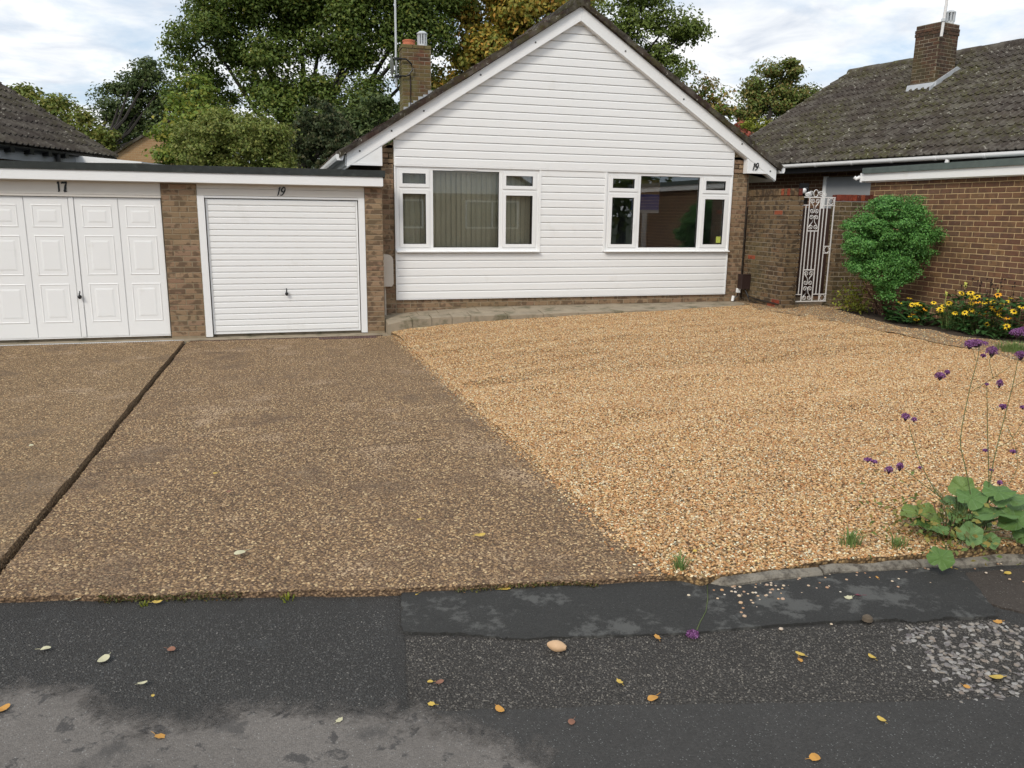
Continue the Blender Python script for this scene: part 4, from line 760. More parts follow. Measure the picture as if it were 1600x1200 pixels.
MB().tube([(.735, 4.70, 4.25), (.735, 4.70, 5.0), (.735, 4.70, 6.6)], [.022, .022, .018], 8).build('mast', M_STEEL, ae)
MB().box(.70, .83, 4.66, 4.74, 4.42, 4.46).box(.70, .83, 4.66, 4.74, 4.76, 4.80).build('bracket', M_BLACK, ae)
ds = MB(); nn_ = 16
ds.v = [(-.0, 0, 0)]+[(-.035*(q/3)**2, .17*q/3*math.cos(2*math.pi*k/nn_), .20*q/3*math.sin(2*math.pi*k/nn_)) for q in (1, 2, 3) for k in range(nn_)]
ds.f = [(0, 1+k, 1+(k+1) % nn_) for k in range(nn_)]+[(1+q*nn_+k, 1+(q+1)*nn_+k, 1+(q+1)*nn_+(k+1) % nn_, 1+q*nn_+(k+1) % nn_) for q in (0, 1) for k in range(nn_)]
ds.build('dish', plain('dish_paint', (.42, .43, .38), .6, .2, 9.), ae, smooth=True).matrix_basis = Matrix.Translation((.67, 4.62, 4.62)) @ Matrix.Rotation(R(-20), 4, 'Z')
MB().tube([(.76, 4.45, 4.74), (.90, 4.44, 4.74), (1.0, 4.44, 4.66), (1.02, 4.44, 4.55), (.95, 4.44, 4.45), (.88, 4.45, 4.42), (.76, 4.45, 4.42)], .016, 8).build('dish_arm', M_BLACK, ae)
MB().tube([(.98, 4.486, 4.46), (.985, 4.486, 4.2), (.98, 4.486, 3.85), (.9, 4.47, 3.75), (.8, 4.4, 3.68)], .012, 6).build('cable', M_DKBROWN, ae)
# meter box, junction box, cable on the front wall
MB().prism([(-.34, .66), (-.075, .66), (-.048, .70), (-.048, 1.05), (-.058, 1.10), (-.095, 1.135), (-.15, 1.146), (-.34, 1.146)], 'y', -.07, .03).build('meter_box', M_BOX, label='cream plastic meter box on the wall between garage 19 and the white cladding', cat='meter box')
MB().tube([(-.17, .01, .66), (-.17, .01, .21)], .013, 8).build('meter_pipe', M_BOX, label='thin cream pipe running down the wall below the meter box', cat='pipe')
jb = thing('junction_box', 'dark brown box low in the corner where the garden wall meets the bungalow', 'box', (5.97, -.16, .6))
MB().box(5.905, 6.062, -.235, -.09, .55, .79).build('casing', M_DKBROWN, jb); MB().box(5.90, 6.064, -.24, -.085, .79, .80).build('casing_lid', M_DKBROWN, jb)
MB().tube([(5.93, -.10, .55), (5.92, -.08, .42), (5.86, -.06, .36)], .012, 6).tube([(5.99, -.18, .56), (6.03, -.26, .43), (6.055, -.5, .40), (6.055, -1.1, .385)], .009, 6).tube([(6.01, -.16, .55), (6.03, -.3, .36), (6.04, -.55, .345)], .008, 6).build('cable', M_BLACK, jb)
MB().box(5.895, 5.955, -.12, -.07, .48, .555).build('socket', M_W, jb); MB().tube([(5.86, -.06, .42), (5.845, -.06, .33)], .026, 8).build('pipe_end', M_W, jb)
MB().tube([(6.03, .02, 2.4), (6.035, .02, 1.3), (6.03, .015, .42)], .006, 6).build('wall_cable', M_BLACK, label='thin black cable running down the bungalow corner to the brown box', cat='cable')

# ------------------------------------------------------------------ garage pair 17 and 19
gar = thing('garage_pair', 'low flat-roofed brick garage pair with white doors numbered 17 and 19', 'garage', (-2.8, 2, 0))
gw = MB().box(-3.216, -2.764, -.316, 5, -.1, 2.12).box(-.478, -.226, -.316, 5, -.1, 2.12).box(-6.0, -5.46, -.316, 5, -.1, 2.12).box(-6.0, -.226, 4.8, 5, -.1, 2.12).build('brick_pillars', M_MORT, gar)
bricks(gw, (-3.22, -.32, 0), (1, 0, 0), (0, 1, 0), .46, .015, 28, M_BRICK)
bricks(gw, (-6.004, -.32, 0), (1, 0, 0), (0, 1, 0), .548, .015, 28, M_BRICK)
bricks(gw, (-.482, -.32, 0), (1, 0, 0), (0, 1, 0), .258, .015, 28, M_BRICK, single=True, alt=None)
bricks(gw, (-.222, -.32, 0), (0, 1, 0), (-1, 0, 0), .34, .015, 28, M_BRICK, off=1)
MB().box(-6.1, -.20, -.44, 5.1, 2.245, 2.33).build('felt_roof', M_FELT, gar)
MB().box(-6.1, -.195, -.47, -.43, 2.262, 2.357).build('felt_edge', M_FELT, gar)
MB().box(-6.1, -.225, -.455, -.425, 2.135, 2.262).build('fascia', M_W, gar)
MB().box(-6.1, -.24, -.424, 5.0, 2.125, 2.244).build('soffit', M_CREAM, gar)
lin = MB().box(-5.45, -3.222, -.30, -.20, 1.957, 2.124).box(-5.45, -3.222, -.306, -.20, 1.925, 1.954).build('lintel_board', M_CREAM, gar)
nb = MB(); strokes(nb, ONE+SEVEN, (-4.475, 1.985), .13, -.3005, .0); nb.build('garage_number', M_BLACK, lin)
lin2 = MB().box(-2.760, -.484, -.30, -.20, 2.065, 2.124).box(-2.760, -.484, -.306, -.20, 1.972, 2.062).build('lintel_board', M_CREAM, gar)
nb = MB(); strokes(nb, ONE+NINE, (-1.705, 1.985), .115, -.3065, .28); nb.build('garage_number', M_BLACK, lin2)
fr = MB().box(-2.763, -2.672, -.315, -.22, .0, 1.968).box(-.572, -.484, -.315, -.22, .0, 1.968).box(-2.671, -.573, -.300, -.22, 1.937, 1.968).build('door_frame', M_W, gar)
d19 = MB().box(-2.660, -.584, -.262, -.24, .030, 1.926).box(-2.660, -2.632, -.276, -.263, .030, 1.926).box(-.612, -.584, -.276, -.263, .030, 1.926).box(-2.631, -.613, -.276, -.263, .030, .055).build('garage_door', M_W2, gar)
d19['label'] = 'white garage door of narrow horizontal ribs under number 19'
ns = 22; ph = (1.922-.058)/ns
for i in range(ns):
    z0 = .058+i*ph; hh = ph
    MB().prism([(-.2625, z0+.001), (-.2665, z0+.004), (-.2805, z0+.016), (-.2805, z0+hh-.010), (-.270, z0+hh-.002), (-.2625, z0+hh-.001)], 'x', -2.629, -.615).build('slat', M_W2, d19)
def handle(x, z, y, par):
    m = MB().lathe([(.020, 0), (.020, .006), (.010, .008), (.010, .03), (.022, .032), (.024, .045), (.014, .052)], n=12); m.tube([(0, -.028, .03), (0, .05, .036)], [.014, .008], 6)
    o = m.build('handle', M_BLACK, par, smooth=True); o.matrix_basis = Matrix.Translation((x, y, z)) @ Matrix.Rotation(R(90), 4, 'X') @ Matrix.Rotation(0, 4, 'Z')
    MB().box(x-.006, x+.006, y-.002, y, z+.045, z+.075).build('keyhole', M_BLACK, par)
handle(-1.632, .60, -.281, d19)
d17 = MB().box(-5.45, -3.232, -.262, -.23, .032, 1.918).box(-5.45, -3.232, -.272, -.262, .028, .045).build('garage_door', M_W2, gar)
d17['label'] = 'white panelled garage door under number 17'
lv_ = [(-5.44, -4.905), (-4.893, -4.378), (-4.296, -3.775), (-3.763, -3.236)]
for a, b in lv_:
    lf = MB().box(a, b, -.277, -.263, .048, 1.914)
    lf.build('door_leaf', M_W2, d17)
    for z0, z1 in ((1.52, 1.82), (.885, 1.42), (.245, .775)):
        m = MB(); rects = [(0, -.2772), (.012, -.2835), (.022, -.2782), (.066, -.2782), (.088, -.2822)]
        xa, xb = a+.075, b-.075
        for ins, y in rects: m.v += [(xa+ins, y, z0+ins), (xb-ins, y, z0+ins), (xb-ins, y, z1-ins), (xa+ins, y, z1-ins)]
        for q in range(len(rects)-1):
            for e in range(4): k = q*4; m.f.append((k+e, k+(e+1) % 4, k+4+(e+1) % 4, k+4+e))
        k = (len(rects)-1)*4; m.f.append((k, k+1, k+2, k+3)); m.build('door_panel', M_W2, d17)
MB().box(-4.366, -4.308, -.284, -.263, .048, 1.914).build('door_leaf', M_W2, d17)
handle(-4.338, .60, -.285, d17)
MB().box(-5.45, -3.2, -.22, 4.8, -.1, .02).box(-2.76, -.48, -.22, 4.8, -.1, .02).build('garage_floor', M_SLAB, gar)

# ------------------------------------------------------------------ garden wall, gate
gwl = thing('garden_wall', 'weathered mossy brick wall beside the bungalow, left of the iron gate', 'wall', (6.2, -.6, .2))
core = MB().box(6.076, 6.28, -1.144, .02, .1, 2.08).build('wall_core', M_MORT3, gwl)
redalt = lambda a, z: M_BRICKR if hsh(a*5.1, z*9.7, 2) > .975 else M_BRICKW
bricks(core, (6.07, .03, 0), (0, -1, 0), (1, 0, 0), 1.18, .155, 26, M_BRICKW, off=1, alt=redalt)
bricks(core, (6.07, -1.15, 0), (1, 0, 0), (0, 1, 0), .27, .155, 26, M_BRICKW, single=True, alt=redalt)
for i in range(15):
    y = .03-i*.0787
    mt = M_BRICKR if i in (12, 14) else M_BRICKW
    obj('coping_brick', bmesh_for(.068, mt, .105), core, mw=frame((6.062, y-.038, 2.162), (0, -1, 0), (1, 0, 0)))
    obj('coping_brick', bmesh_for(.068, mt, .105), core, mw=frame((6.165, y-.038, 2.161), (0, -1, 0), (1, 0, 0)))
for i in range(3): obj('coping_brick', bmesh_for(.068, M_BRICKR if i == 2 else M_BRICKW, .105), core, mw=frame((6.105+i*.0787, -1.158, 2.163), (1, 0, 0), (0, 1, 0)))
gw2 = thing('gate_pier_wall', 'dark brick pier and wall with red brick coping, right of the iron gate', 'wall', (7.3, -1.1, .2))
core = MB().box(6.985, 7.60, -1.186, -.98, .1, 2.03).build('wall_core', M_MORT3, gw2)
bricks(core, (6.98, -1.19, 0), (1, 0, 0), (0, 1, 0), .62, .155, 25, M_BRICKW, alt=redalt)
bricks(core, (6.98, -.97, 0), (0, -1, 0), (1, 0, 0), .22, .155, 25, M_BRICKW, single=True)
for i in range(8): obj('coping_brick', bmesh_for(.068, M_BRICKR, .10), core, mw=frame((7.02+i*.0787, -1.197, 2.088), (1, 0, 0), (0, 1, 0)))
for i in range(2): obj('coping_brick', bmesh_for(.10, M_BRICKR, .10), core, mw=frame((6.975, -1.04-i*.11, 2.087), (0, -1, 0), (1, 0, 0)))
# iron gate
gate = thing('iron_gate', 'white wrought iron side gate with scrollwork between two brick piers', 'gate', (6.64, -1.05, .42))
GX, GW, GY = 6.365, .60, -1.07
gu = lambda u: GX+GW*u
ZB, ZT, Z2, Z1b = .42, 2.09, 1.965, .535
def bar(u, z0, z1, r=.0075): MB().box(gu(u)-r, gu(u)+r, GY-.006, GY+.006, z0, z1).build('bar', M_IRON, gate)
for u in (-.21, 0., 1.0): bar(u, ZB, ZT, .0085)
for u in (.22, .57): bar(u, ZB, ZT)
for u in (.12, .68, .79): bar(u, Z1b, Z2, .006)
bar(.79, ZB, Z1b-.001); bar(.79, Z2+.001, ZT)
for u in (.337, .453): bar(u, .935, 1.56, .006)
def rail(u0, u1, z, h=.0085): MB().box(gu(u0), gu(u1), GY-.0075, GY+.0075, z-h, z+h).build('rail', M_IRON, gate)
rail(-.23, 1.02, ZT); rail(-.23, 1.02, ZB); rail(-.23, .22, Z2, .007); rail(.57, 1.04, Z2, .007); rail(-.23, .22, Z1b, .007); rail(.57, 1.02, Z1b, .007); rail(.22, .57, 1.56, .009); rail(.22, .57, .935, .009); rail(.79, 1., 1.205, .007); rail(.79, 1., 1.315, .007); rail(-.21, 0., 1.205, .007); rail(-.21, 0., 1.315, .007)
def gpt(u, z): return (gu(u), GY, z)
def spiral(u, z, r, a0, turns, sgn):
    n = 26; return [(gu(u)+r*(1-.80*i/n)*math.cos(a0+sgn*turns*2*math.pi*i/n), GY, z+r*(1-.80*i/n)*math.sin(a0+sgn*turns*2*math.pi*i/n)) for i in range(n+1)]
def scroll_panel(z0, z1):
    H = z1-z0; uc = .395
    for s in (-1, 1):
        for (fa, fb) in ((.885, .60), (.40, .115)):
            ra = .040; u_ = uc+s*.075*1.0
            ua, za, zb = u_, z0+fa*H, z0+fb*H
            zm = (za+zb)/2
            if fa > .6:   # heart: outer top curl narrowing to the waist, then a curl below
                A = spiral(ua, za, ra, math.pi if s < 0 else 0, 1.35, -1 if s < 0 else 1)
                B = spiral(ua, zb, ra, 0 if s < 0 else math.pi, 1.35, -1 if s < 0 else 1)
            else:
                A = spiral(ua, za, ra, 0 if s < 0 else math.pi, 1.35, 1 if s < 0 else -1)
                B = spiral(ua, zb, ra, math.pi if s < 0 else 0, 1.35, 1 if s < 0 else -1)
            MB().tube(list(reversed(A))+[(gu(uc+s*.035 if fa > .6 else uc+s*.035), GY, zm)]+B, .0062, 6).build('scroll', M_IRON, gate, smooth=True)
scroll_panel(1.565, ZT-.005); scroll_panel(ZB+.005, .93)
def oval(u, z, rx, rz, r=.006): MB().tube([(gu(u)+rx*math.cos(2*math.pi*k/20), GY, z+rz*math.sin(2*math.pi*k/20)) for k in range(21)], r, 6, False).build('ring', M_IRON, gate, smooth=True)
for z in ((ZT+Z2)/2, 1.26, (ZB+Z1b)/2): oval(.895, z, .046, .050); oval(-.105, z, .046, .050)
oval(.395, ZT+.062, .042, .054)
for s in (-1, 1):
    for k, (du, r_, zz_) in enumerate(((.155, .044, .05), (.285, .032, .035))):
        MB().tube(spiral(.395+s*du, ZT+zz_+.004, r_, math.pi if s > 0 else 0, 1.5, -1 if s > 0 else 1), .006, 6).build('scroll', M_IRON, gate, smooth=True)
MB().box(gu(.0)-.03, gu(.0)+.005, GY-.012, GY-.008, 1.20, 1.32).build('latch_plate', M_IRON, gate)
fen = thing('side_passage_fence', 'dark brown boarded panel seen through the iron gate', 'fence', (6.7, .4, .3))
for i in range(17): MB().box(6.10+i*.165, 6.10+i*.165+.155, .40+.01*(i % 2), .43+.01*(i % 2), .33, 1.93+.01*hsh(i, 1)).build('board', M_WOOD, fen)
MB().box(6.1, 8.9, .441, .48, .6, .7).box(6.1, 8.9, .441, .48, 1.5, 1.6).build('fence_rail', M_WOOD, fen)
sec = thing('security_light', 'twin white security lamps on a black bracket above the brick wall', 'light', (6.62, .0, 2.2))
MB().box(7.16, 7.34, .14, .17, 2.0, 2.36).build('back_plate', M_BLACK, sec)
for dx, z in ((-.05, 2.24), (.05, 2.18)):
    MB().lathe([(.03, 0), (.055, .05), (.06, .09), (.05, .10)], n=14).build('lamp_head', M_BLACK, sec, smooth=True).matrix_basis = Matrix.Translation((7.25+dx, .13, z)) @ Matrix.Rotation(R(100), 4, 'X') @ Matrix.Rotation(R(20), 4, 'Y')
    MB().lathe([(.048, 0), (.048, .008), (.02, .018)], n=14).build('lamp_glass', M_W, sec, smooth=True).matrix_basis = Matrix.Translation((7.25+dx-.035, .03, z-.017)) @ Matrix.Rotation(R(100), 4, 'X')
MB().tube([(7.25, .16, 1.2), (7.25, .16, 2.1)], .02, 6).build('light_post', M_BLACK, sec)

# ------------------------------------------------------------------ garage 21 (right), house 21
g21 = thing('brick_garage', 'flat-roofed brown brick garage wall behind the flowers at the right edge', 'garage', (9, -4, .2))
core = MB().box(7.606, 10.6, -8.0, -1.1, .1, 2.36).build('brick_wall', M_MORT2, g21)
bricks(core, (7.60, -1.1, 0), (0, -1, 0), (1, 0, 0), 6.9, .26, 28, M_BRICKB, order=lambda q: abs(q[0]-2.3)+(.9 if q[2] < .6 else 0), limit=300)
bricks(core, (7.60, -1.1, 0), (-1, 0, 0), (0, -1, 0), .0, .26, 1, M_BRICKB)
MB().prism([(-1.0, 2.362), (-8.1, 2.34), (-8.1, 2.46), (-1.0, 2.478)], 'x', 7.50, 7.56).build('fascia', M_W, g21)
MB().prism([(-1.03, 2.479), (-8.1, 2.461), (-8.1, 2.555), (-1.03, 2.568)], 'x', 7.47, 10.7).build('felt_roof', M_FELT2, g21)
MB().box(7.55, 7.62, -8.0, -1.02, 2.34, 2.36).build('soffit', M_W, g21)
MB().box(7.49, 7.57, -1.0, -.97, 2.345, 2.49).tube([(7.50, -.96, 2.43), (7.46, -.92, 2.40), (7.43, -.90, 2.43)], .03, 8).build('gutter_end', M_W, g21)
h21 = thing('tiled_house', 'brown brick house with a large mossy ribbed tile roof behind the right garage', 'house', (0, 0, 0), R(12))
# local axes: x = away from the eave, y = away from the camera
E0, RG, ZE, ZRG, VF, VN = 9.53, 14.42, 2.89, 5.53, 4.07, -9.0
MB().box(E0+.45, 19, VN+.4, VF-.3, 0, 2.95).build('brick_wall', M_BTEX, h21, local=True)
sl_ = math.atan2(ZRG-ZE, RG-E0); c_, s_ = math.cos(sl_), math.sin(sl_)
rf2 = MB().prism([(E0, ZE), (RG, ZRG), (RG+(RG-E0), ZE), (RG+(RG-E0), ZE-.05), (RG, ZRG-.06), (E0, ZE-.05)], 'y', VN, VF).build('roof', M_TILE, h21, local=True)
tile_roof(rf2, (E0-.04, VN, ZE), (0, 1, 0), (c_, 0, s_), VF-VN, (RG-E0)/c_, M_TILE, limit=300, order=lambda p: max(0, -1.2-p.y)*3+max(0, p.y-4)+(p.x-E0)*.35)
for i in range(29):
    y = VN+i*.45; pr = [(RG+.13*math.cos(R(a)), ZRG+.0+.13*math.sin(R(a))+.008*(i % 2)) for a in range(-20, 201, 20)]
    MB().prism(pr, 'y', y, y+.455).build('ridge_tile', M_TILE, rf2)
MB().prism([(E0, ZE-.05), (RG, ZRG-.06), (RG, ZRG-.2), (E0, ZE-.19)], 'y', VF+.0, VF+.03).build('bargeboard', M_W, h21, local=True)
pr = [(E0-.055+.055*math.cos(R(a)), ZE-.035+.055*math.sin(R(a))) for a in range(170, 371, 20)]
MB().prism(pr+[(E0+.0, ZE-.01), (E0-.11, ZE-.01)], 'y', VN, VF).build('gutter', M_W, h21, local=True)
for k in range(9): MB().prism([(E0-.055+.062*math.cos(R(a)), ZE-.035+.062*math.sin(R(a))) for a in range(170, 371, 20)], 'y', -4.+k*.9, -3.95+k*.9).build('gutter_bracket', M_W, h21, local=True)
MB().box(E0+.002, E0+.03, VN, VF, ZE-.20, ZE-.02).build('fascia', M_BLACK, h21, local=True)
MB().tube([(E0-.05, -2.4, ZE-.06), (E0-.05, -2.4, ZE-.5)], .038, 10).build('downpipe', M_W, h21, local=True)
MB().box(E0+.35, E0+.46, -1.1, .55, .3, 2.6).build('porch_wall', M_GREYPAINT, h21, local=True)
MB().box(E0+.33, E0+.40, .551, .63, .3, 2.62).build('door_jamb', M_W, h21, local=True)
MB().box(E0+.33, E0+.40, -3.2, -1.101, 2.25, 2.6).build('porch_board', M_GREYPAINT, h21, local=True)
ch = MB().box(12.604, 13.246, .254, .836, 3.9, 5.86).build('chimney', M_MORT3, h21, local=True)
bricks(ch, (12.60, .25, 0), (1, 0, 0), (0, 1, 0), .65, 4.35, 18, M_BRICKD)
bricks(ch, (12.60, .84, 0), (0, -1, 0), (1, 0, 0), .59, 4.35, 18, M_BRICKD, off=1)
bricks(ch, (12.585, .235, 0), (1, 0, 0), (0, 1, 0), .68, 5.70, 2, M_BRICKD); bricks(ch, (12.585, .855, 0), (0, -1, 0), (1, 0, 0), .62, 5.70, 2, M_BRICKD, off=1)
bricks(ch, (12.60, .25, 0), (1, 0, 0), (0, 1, 0), .65, 5.855, 1, M_BRICKD); bricks(ch, (12.60, .84, 0), (0, -1, 0), (1, 0, 0), .59, 5.855, 1, M_BRICKD)
MB().box(12.604, 13.246, .254, .836, 5.86, 5.94).build('cap', M_MORT3, ch)
cw = MB().lathe([(.09, 0), (.09, .07), (.07, .08)], (13.10, .40, 5.94), 12)
for k in range(8):
    a = 2*math.pi*k/8; cw.box(13.10+.085*math.cos(a)-.014, 13.10+.085*math.cos(a)+.014, .40+.085*math.sin(a)-.014, .40+.085*math.sin(a)+.014, 6.015, 6.195)
cw.lathe([(.105, .25), (.105, .275), (.05, .31), (.01, .315)], (13.10, .40, 5.94), 12); cw.build('flue_cowl', M_STEEL, ch)
MB().prism([(12.50, 4.30), (12.59, 4.55), (12.60, 4.70), (12.585, 4.70), (12.48, 4.33)], 'y', .18, .90).build('apron_flashing', M_LEAD, ch)
MB().prism([(12.45, 4.46), (12.60, 4.48), (13.35, 4.88), (13.5, 5.02), (13.3, 5.08), (12.62, 4.72), (12.45, 4.60)], 'y', .215, .245).build('step_flashing', M_LEAD, ch)
MB().prism([(12.40, 4.385), (13.55, 5.01), (13.55, 5.06), (12.40, 4.435)], 'y', -.02, .22).build('soaker', M_LEAD, ch)
am = thing('aerial_pole', 'pale pole strapped to the dark chimney of the right-hand house', 'aerial', (12.3, -2.3, 5.5))
rot = Matrix.Rotation(R(12), 4, 'Z'); b0 = rot @ Vector((12.57, .19, 5.62))
MB().tube([b0, b0+Vector((.03, 0, .6)), b0+Vector((.09, 0, 1.7))], [.03, .03, .026], 8).build('pole', M_IRON, am)
MB().tube([b0+Vector((.01, 0, .30)), b0+Vector((.014, 0, .36))], .045, 8).build('clamp', M_STEEL, am)

# ------------------------------------------------------------------ house 17 (left), far gable
h17 = thing('left_house', 'house with a dark ribbed tile roof behind garage 17 at the left edge', 'house', (0, 0, 0), R(-20))
EX, EZ, RX, RZ, V0, V1 = -6.85, 2.80, -10.95, 5.26, -4.5, 4.55; sl_ = math.atan2(RZ-EZ, EX-RX); c_, s_ = math.cos(sl_), math.sin(sl_)
MB().box(-14.4, EX-.6, V0+.4, V1-.3, 0, 2.85).build('brick_wall', M_BTEX, h17, local=True)
rf3 = MB().prism([(EX, EZ), (RX, RZ), (2*RX-EX, EZ), (2*RX-EX, EZ-.05), (RX, RZ-.06), (EX, EZ-.05)], 'y', V0, V1).build('roof', M_TILE2, h17, local=True)
tile_roof(rf3, (EX+.04, V0, EZ), (0, 1, 0), (-c_, 0, s_), V1-V0, (EX-RX)/c_, M_TILE2, limit=240, order=lambda p: abs(p.x-EX)+max(0, 1.5-p.y)*2)
MB().prism([(EX+.06+.055*math.cos(R(a)), EZ-.03+.055*math.sin(R(a))) for a in range(170, 371, 20)], 'y', V0, 3.05).build('gutter', M_BLACK, h17, local=True)
for k in range(4): MB().box(EX+.0, EX+.12, 1.1+k*.5, 1.2+k*.5, EZ-.13, EZ-.03).build('gutter_bracket', M_BLACK, h17, local=True)
MB().box(EX-.03, EX-.002, V0, V1, EZ-.24, EZ-.03).build('fascia', M_GREYPAINT, h17, local=True)
MB().tube([(EX+.06, 2.45, EZ-.07), (EX+.06, 2.45, EZ-.6)], .045, 10).build('downpipe', M_BLACK, h17, local=True)
MB().prism([(-6.88, 2.755), (-5.55, 2.645), (-5.55, 2.62), (-6.88, 2.62)], 'y', 3.1, 4.5).build('lean_to_roof', M_W, h17, local=True)
fg = thing('far_gable_house', 'pale brown brick gable wall seen between the trees above garage 17', 'house', (-4.8, 18, 0))
MB().prism([(-8.5, 0), (-1.5, 0), (-1.5, 2.35), (-5.0, 4.6), (-8.5, 2.35)], 'y', 17.5, 24).build('gable_wall', M_BTEX2, fg)
MB().prism([(-5.0, 4.6), (-8.8, 2.157), (-8.8, 2.25), (-5.0, 4.69)], 'y', 17.4, 24.1).prism([(-5.0, 4.6), (-1.2, 2.157), (-1.2, 2.25), (-5.0, 4.69)], 'y', 17.4, 24.1).build('roof', M_TILE3, fg)

# ------------------------------------------------------------------ the far side of the road (mirrored in the windows)
op = thing('opposite_bungalow', 'brown brick bungalow with a white gable across the road, mirrored in the left window', 'house', (6, -27, 0))
MB().box(1.5, 10.5, -34, -25, 0, 2.6).build('wall', M_BTEX, op); MB().prism([(1.5, 2.605), (10.5, 2.605), (6, 5.3)], 'y', -33.9, -25.02).build('gable_cladding', M_W, op)
for a in (2.2, 6.8):
    f_ = ring(MB(), a, a+2.6, 1., 2.3, .07, -25., -24.93).box(a+1.27, a+1.33, -25, -24.93, 1.07, 2.23).build('window', M_W, op); MB().box(a+.07, a+2.53, -24.995, -24.985, 1.07, 2.23).build('pane', M_DARK, f_)
MB().prism([(6, 5.3), (.9, 2.24), (.9, 2.38), (6, 5.45)], 'y', -34.3, -24.6).prism([(6, 5.3), (11.1, 2.24), (11.1, 2.38), (6, 5.45)], 'y', -34.3, -24.6).build('roof', M_TILE, op)
MB().box(-60, 60, -21.5, -18., -.1, ZR+.1).build('far_pavement', M_TARS, kind='structure')
# ------------------------------------------------------------------ foliage
def leaf_quads(C, L, W=.55, upb=.5, fold=.15, nb=None):
    N = len(C); n = nrg.normal(size=(N, 3))
    if nb is None: n[:, 2] = np.abs(n[:, 2])*.6+upb
    else: n = n*.55+nb
    n /= np.linalg.norm(n, axis=1)[:, None]
    t = nrg.normal(size=(N, 3)); t -= n*(t*n).sum(1)[:, None]; t /= np.linalg.norm(t, axis=1)[:, None]; b = np.cross(n, t)
    L = np.asarray(L)[:, None] if np.ndim(L) else np.full((N, 1), L)
    V = np.stack([C-t*L*.5, C+b*L*W*.5+n*L*fold, C+t*L*.5, C-b*L*W*.5+n*L*fold], 1).reshape(-1, 3)
    return V, np.arange(N*4).reshape(N, 4)
def crown_points(blobs, per, cl_sig, cl_n, shell=.55):
    """clumps of leaves: each clump a flattened uneven pad, its leaves facing outward and up"""
    P = []; NB = []; centers = []
    for x, y, z, rx, rz in blobs:
        k = max(5, int(per*rx*rz)); d = nrg.normal(size=(k, 3)); d /= np.linalg.norm(d, axis=1)[:, None]
        r = nrg.uniform(shell**3, 1, size=k)**(1/3); c = np.array([x, y, z])+d*r[:, None]*np.array([rx, rx, rz]); centers.append(c)
        for q in range(k):
            m = int(cl_n*nrg.uniform(.4, 1.6)); u = nrg.normal(size=(m, 3)); u /= np.linalg.norm(u, axis=1)[:, None]; s = cl_sig*nrg.uniform(.7, 1.5)
            sc = np.array([nrg.uniform(.8, 1.4), nrg.uniform(.8, 1.4), nrg.uniform(.45, .85)])*s; rr = nrg.uniform(.25, 1., size=(m, 1))**.6*nrg.uniform(.75, 1.25, size=(m, 1))
            P.append(c[q]+u*rr*sc); NB.append(u*.55+d[q]*.25+np.array([0, 0, .55]))
    return np.concatenate(P), np.concatenate(centers), np.concatenate(NB)
def tree(name, label, blobs, base, per, sig, cn, L, mat, tr=.25, cat='tree', group=None, shell=.55, twigs=4, upb=.5, bark=None):
    t = thing(name, label, cat, base, group=group); B = Vector(base); m = MB()
    cen = Vector((sum(b[0] for b in blobs)/len(blobs), sum(b[1] for b in blobs)/len(blobs), sum(b[2] for b in blobs)/len(blobs)))
    low = min(b[2]-b[4] for b in blobs); fork = Vector((B.x*.6+cen.x*.4, B.y*.6+cen.y*.4, max(B.z+.3*(cen.z-B.z), min(low+.4, cen.z-.3))))
    m.tube([B-Vector((0, 0, .2)), B.lerp(fork, .5)+Vector((.1*tr, .2*tr, 0)), fork], [tr*1.3, tr, tr*.85], 8)
    for b in blobs:
        c = Vector(b[:3]); mid = fork.lerp(c, .5)+Vector((rng.uniform(-.15, .15)*b[3], rng.uniform(-.15, .15)*b[3], -.12*(c-fork).length*rng.random()))
        m.tube([fork, mid, c], [tr*.34, tr*.2, tr*.09], 5)
    P, cs_, NB = crown_points(blobs, per, sig, cn, shell)
    o = 0
    for b in blobs:
        k = max(5, int(per*b[3]*b[4])); c = Vector(b[:3])
        for q in range(min(k, twigs)):
            e = Vector(cs_[o+q].tolist()); m.tube([c, c.lerp(e, .5)+Vector((0, 0, .05*b[3])), e], [tr*.08, tr*.05, tr*.025], 4, False)
        o += k
    m.build('trunk', bark or M_BARK, t)
    V, F = leaf_quads(P, nrg.uniform(L*.7, L*1.3, len(P)), .6, upb, .15, NB if upb > 0 else None); obj('crown', np_mesh('crown', V, F, mat), t)
    return t
tree('oak_tree', 'tall green oak towering behind the garages and the chimney', BL['oak'], (-1.2, 17., 0), 13, .60, 330, .125, L_OAK, .42, twigs=6)
tree('oak_tree', 'smaller dark oak standing left of the tallest oak', BL['dark_oak'], (-9.5, 20.5, 0), 16, .50, 200, .14, L_DARK, .3)
tree('maple_tree', 'yellowing tree rising behind the left-hand tiled roof', BL['yellow'], (-11.2, 16, 0), 14, .42, 90, .15, L_YEL, .15)
tree('hedge_tree', 'dull green hedge tree between the left roof and the dark oak', BL['hedge'], (-8.6, 14, 0), 18, .36, 90, .14, L_YEL, .15)
tree('hazel_shrub', 'fresh green leafy shrub beside the pale brick gable', BL['bright'], (-3.6, 8.5, 0), 24, .30, 110, .12, L_BRI, .12, 'shrub')
tree('privet_bush', 'rounded olive green bush just above the garage roof', BL['olive'], (-1.4, 4.9+.6, 0), 90, .20, 150, .07, L_OLI, .07, 'bush', shell=.55)
tree('cypress_shrub', 'dull dark feathery shrub left of the bungalow eave', BL['conifer'], (.6, 6.9+1.5, 0), 130, .12, 50, .09, L_CON, .1, 'shrub', upb=.0)
tree('holly_tree', 'dark green undergrowth tree between the eave and the chimney', BL['under'], (2.0, 12, 0), 22, .36, 120, .13, L_DARK, .2)
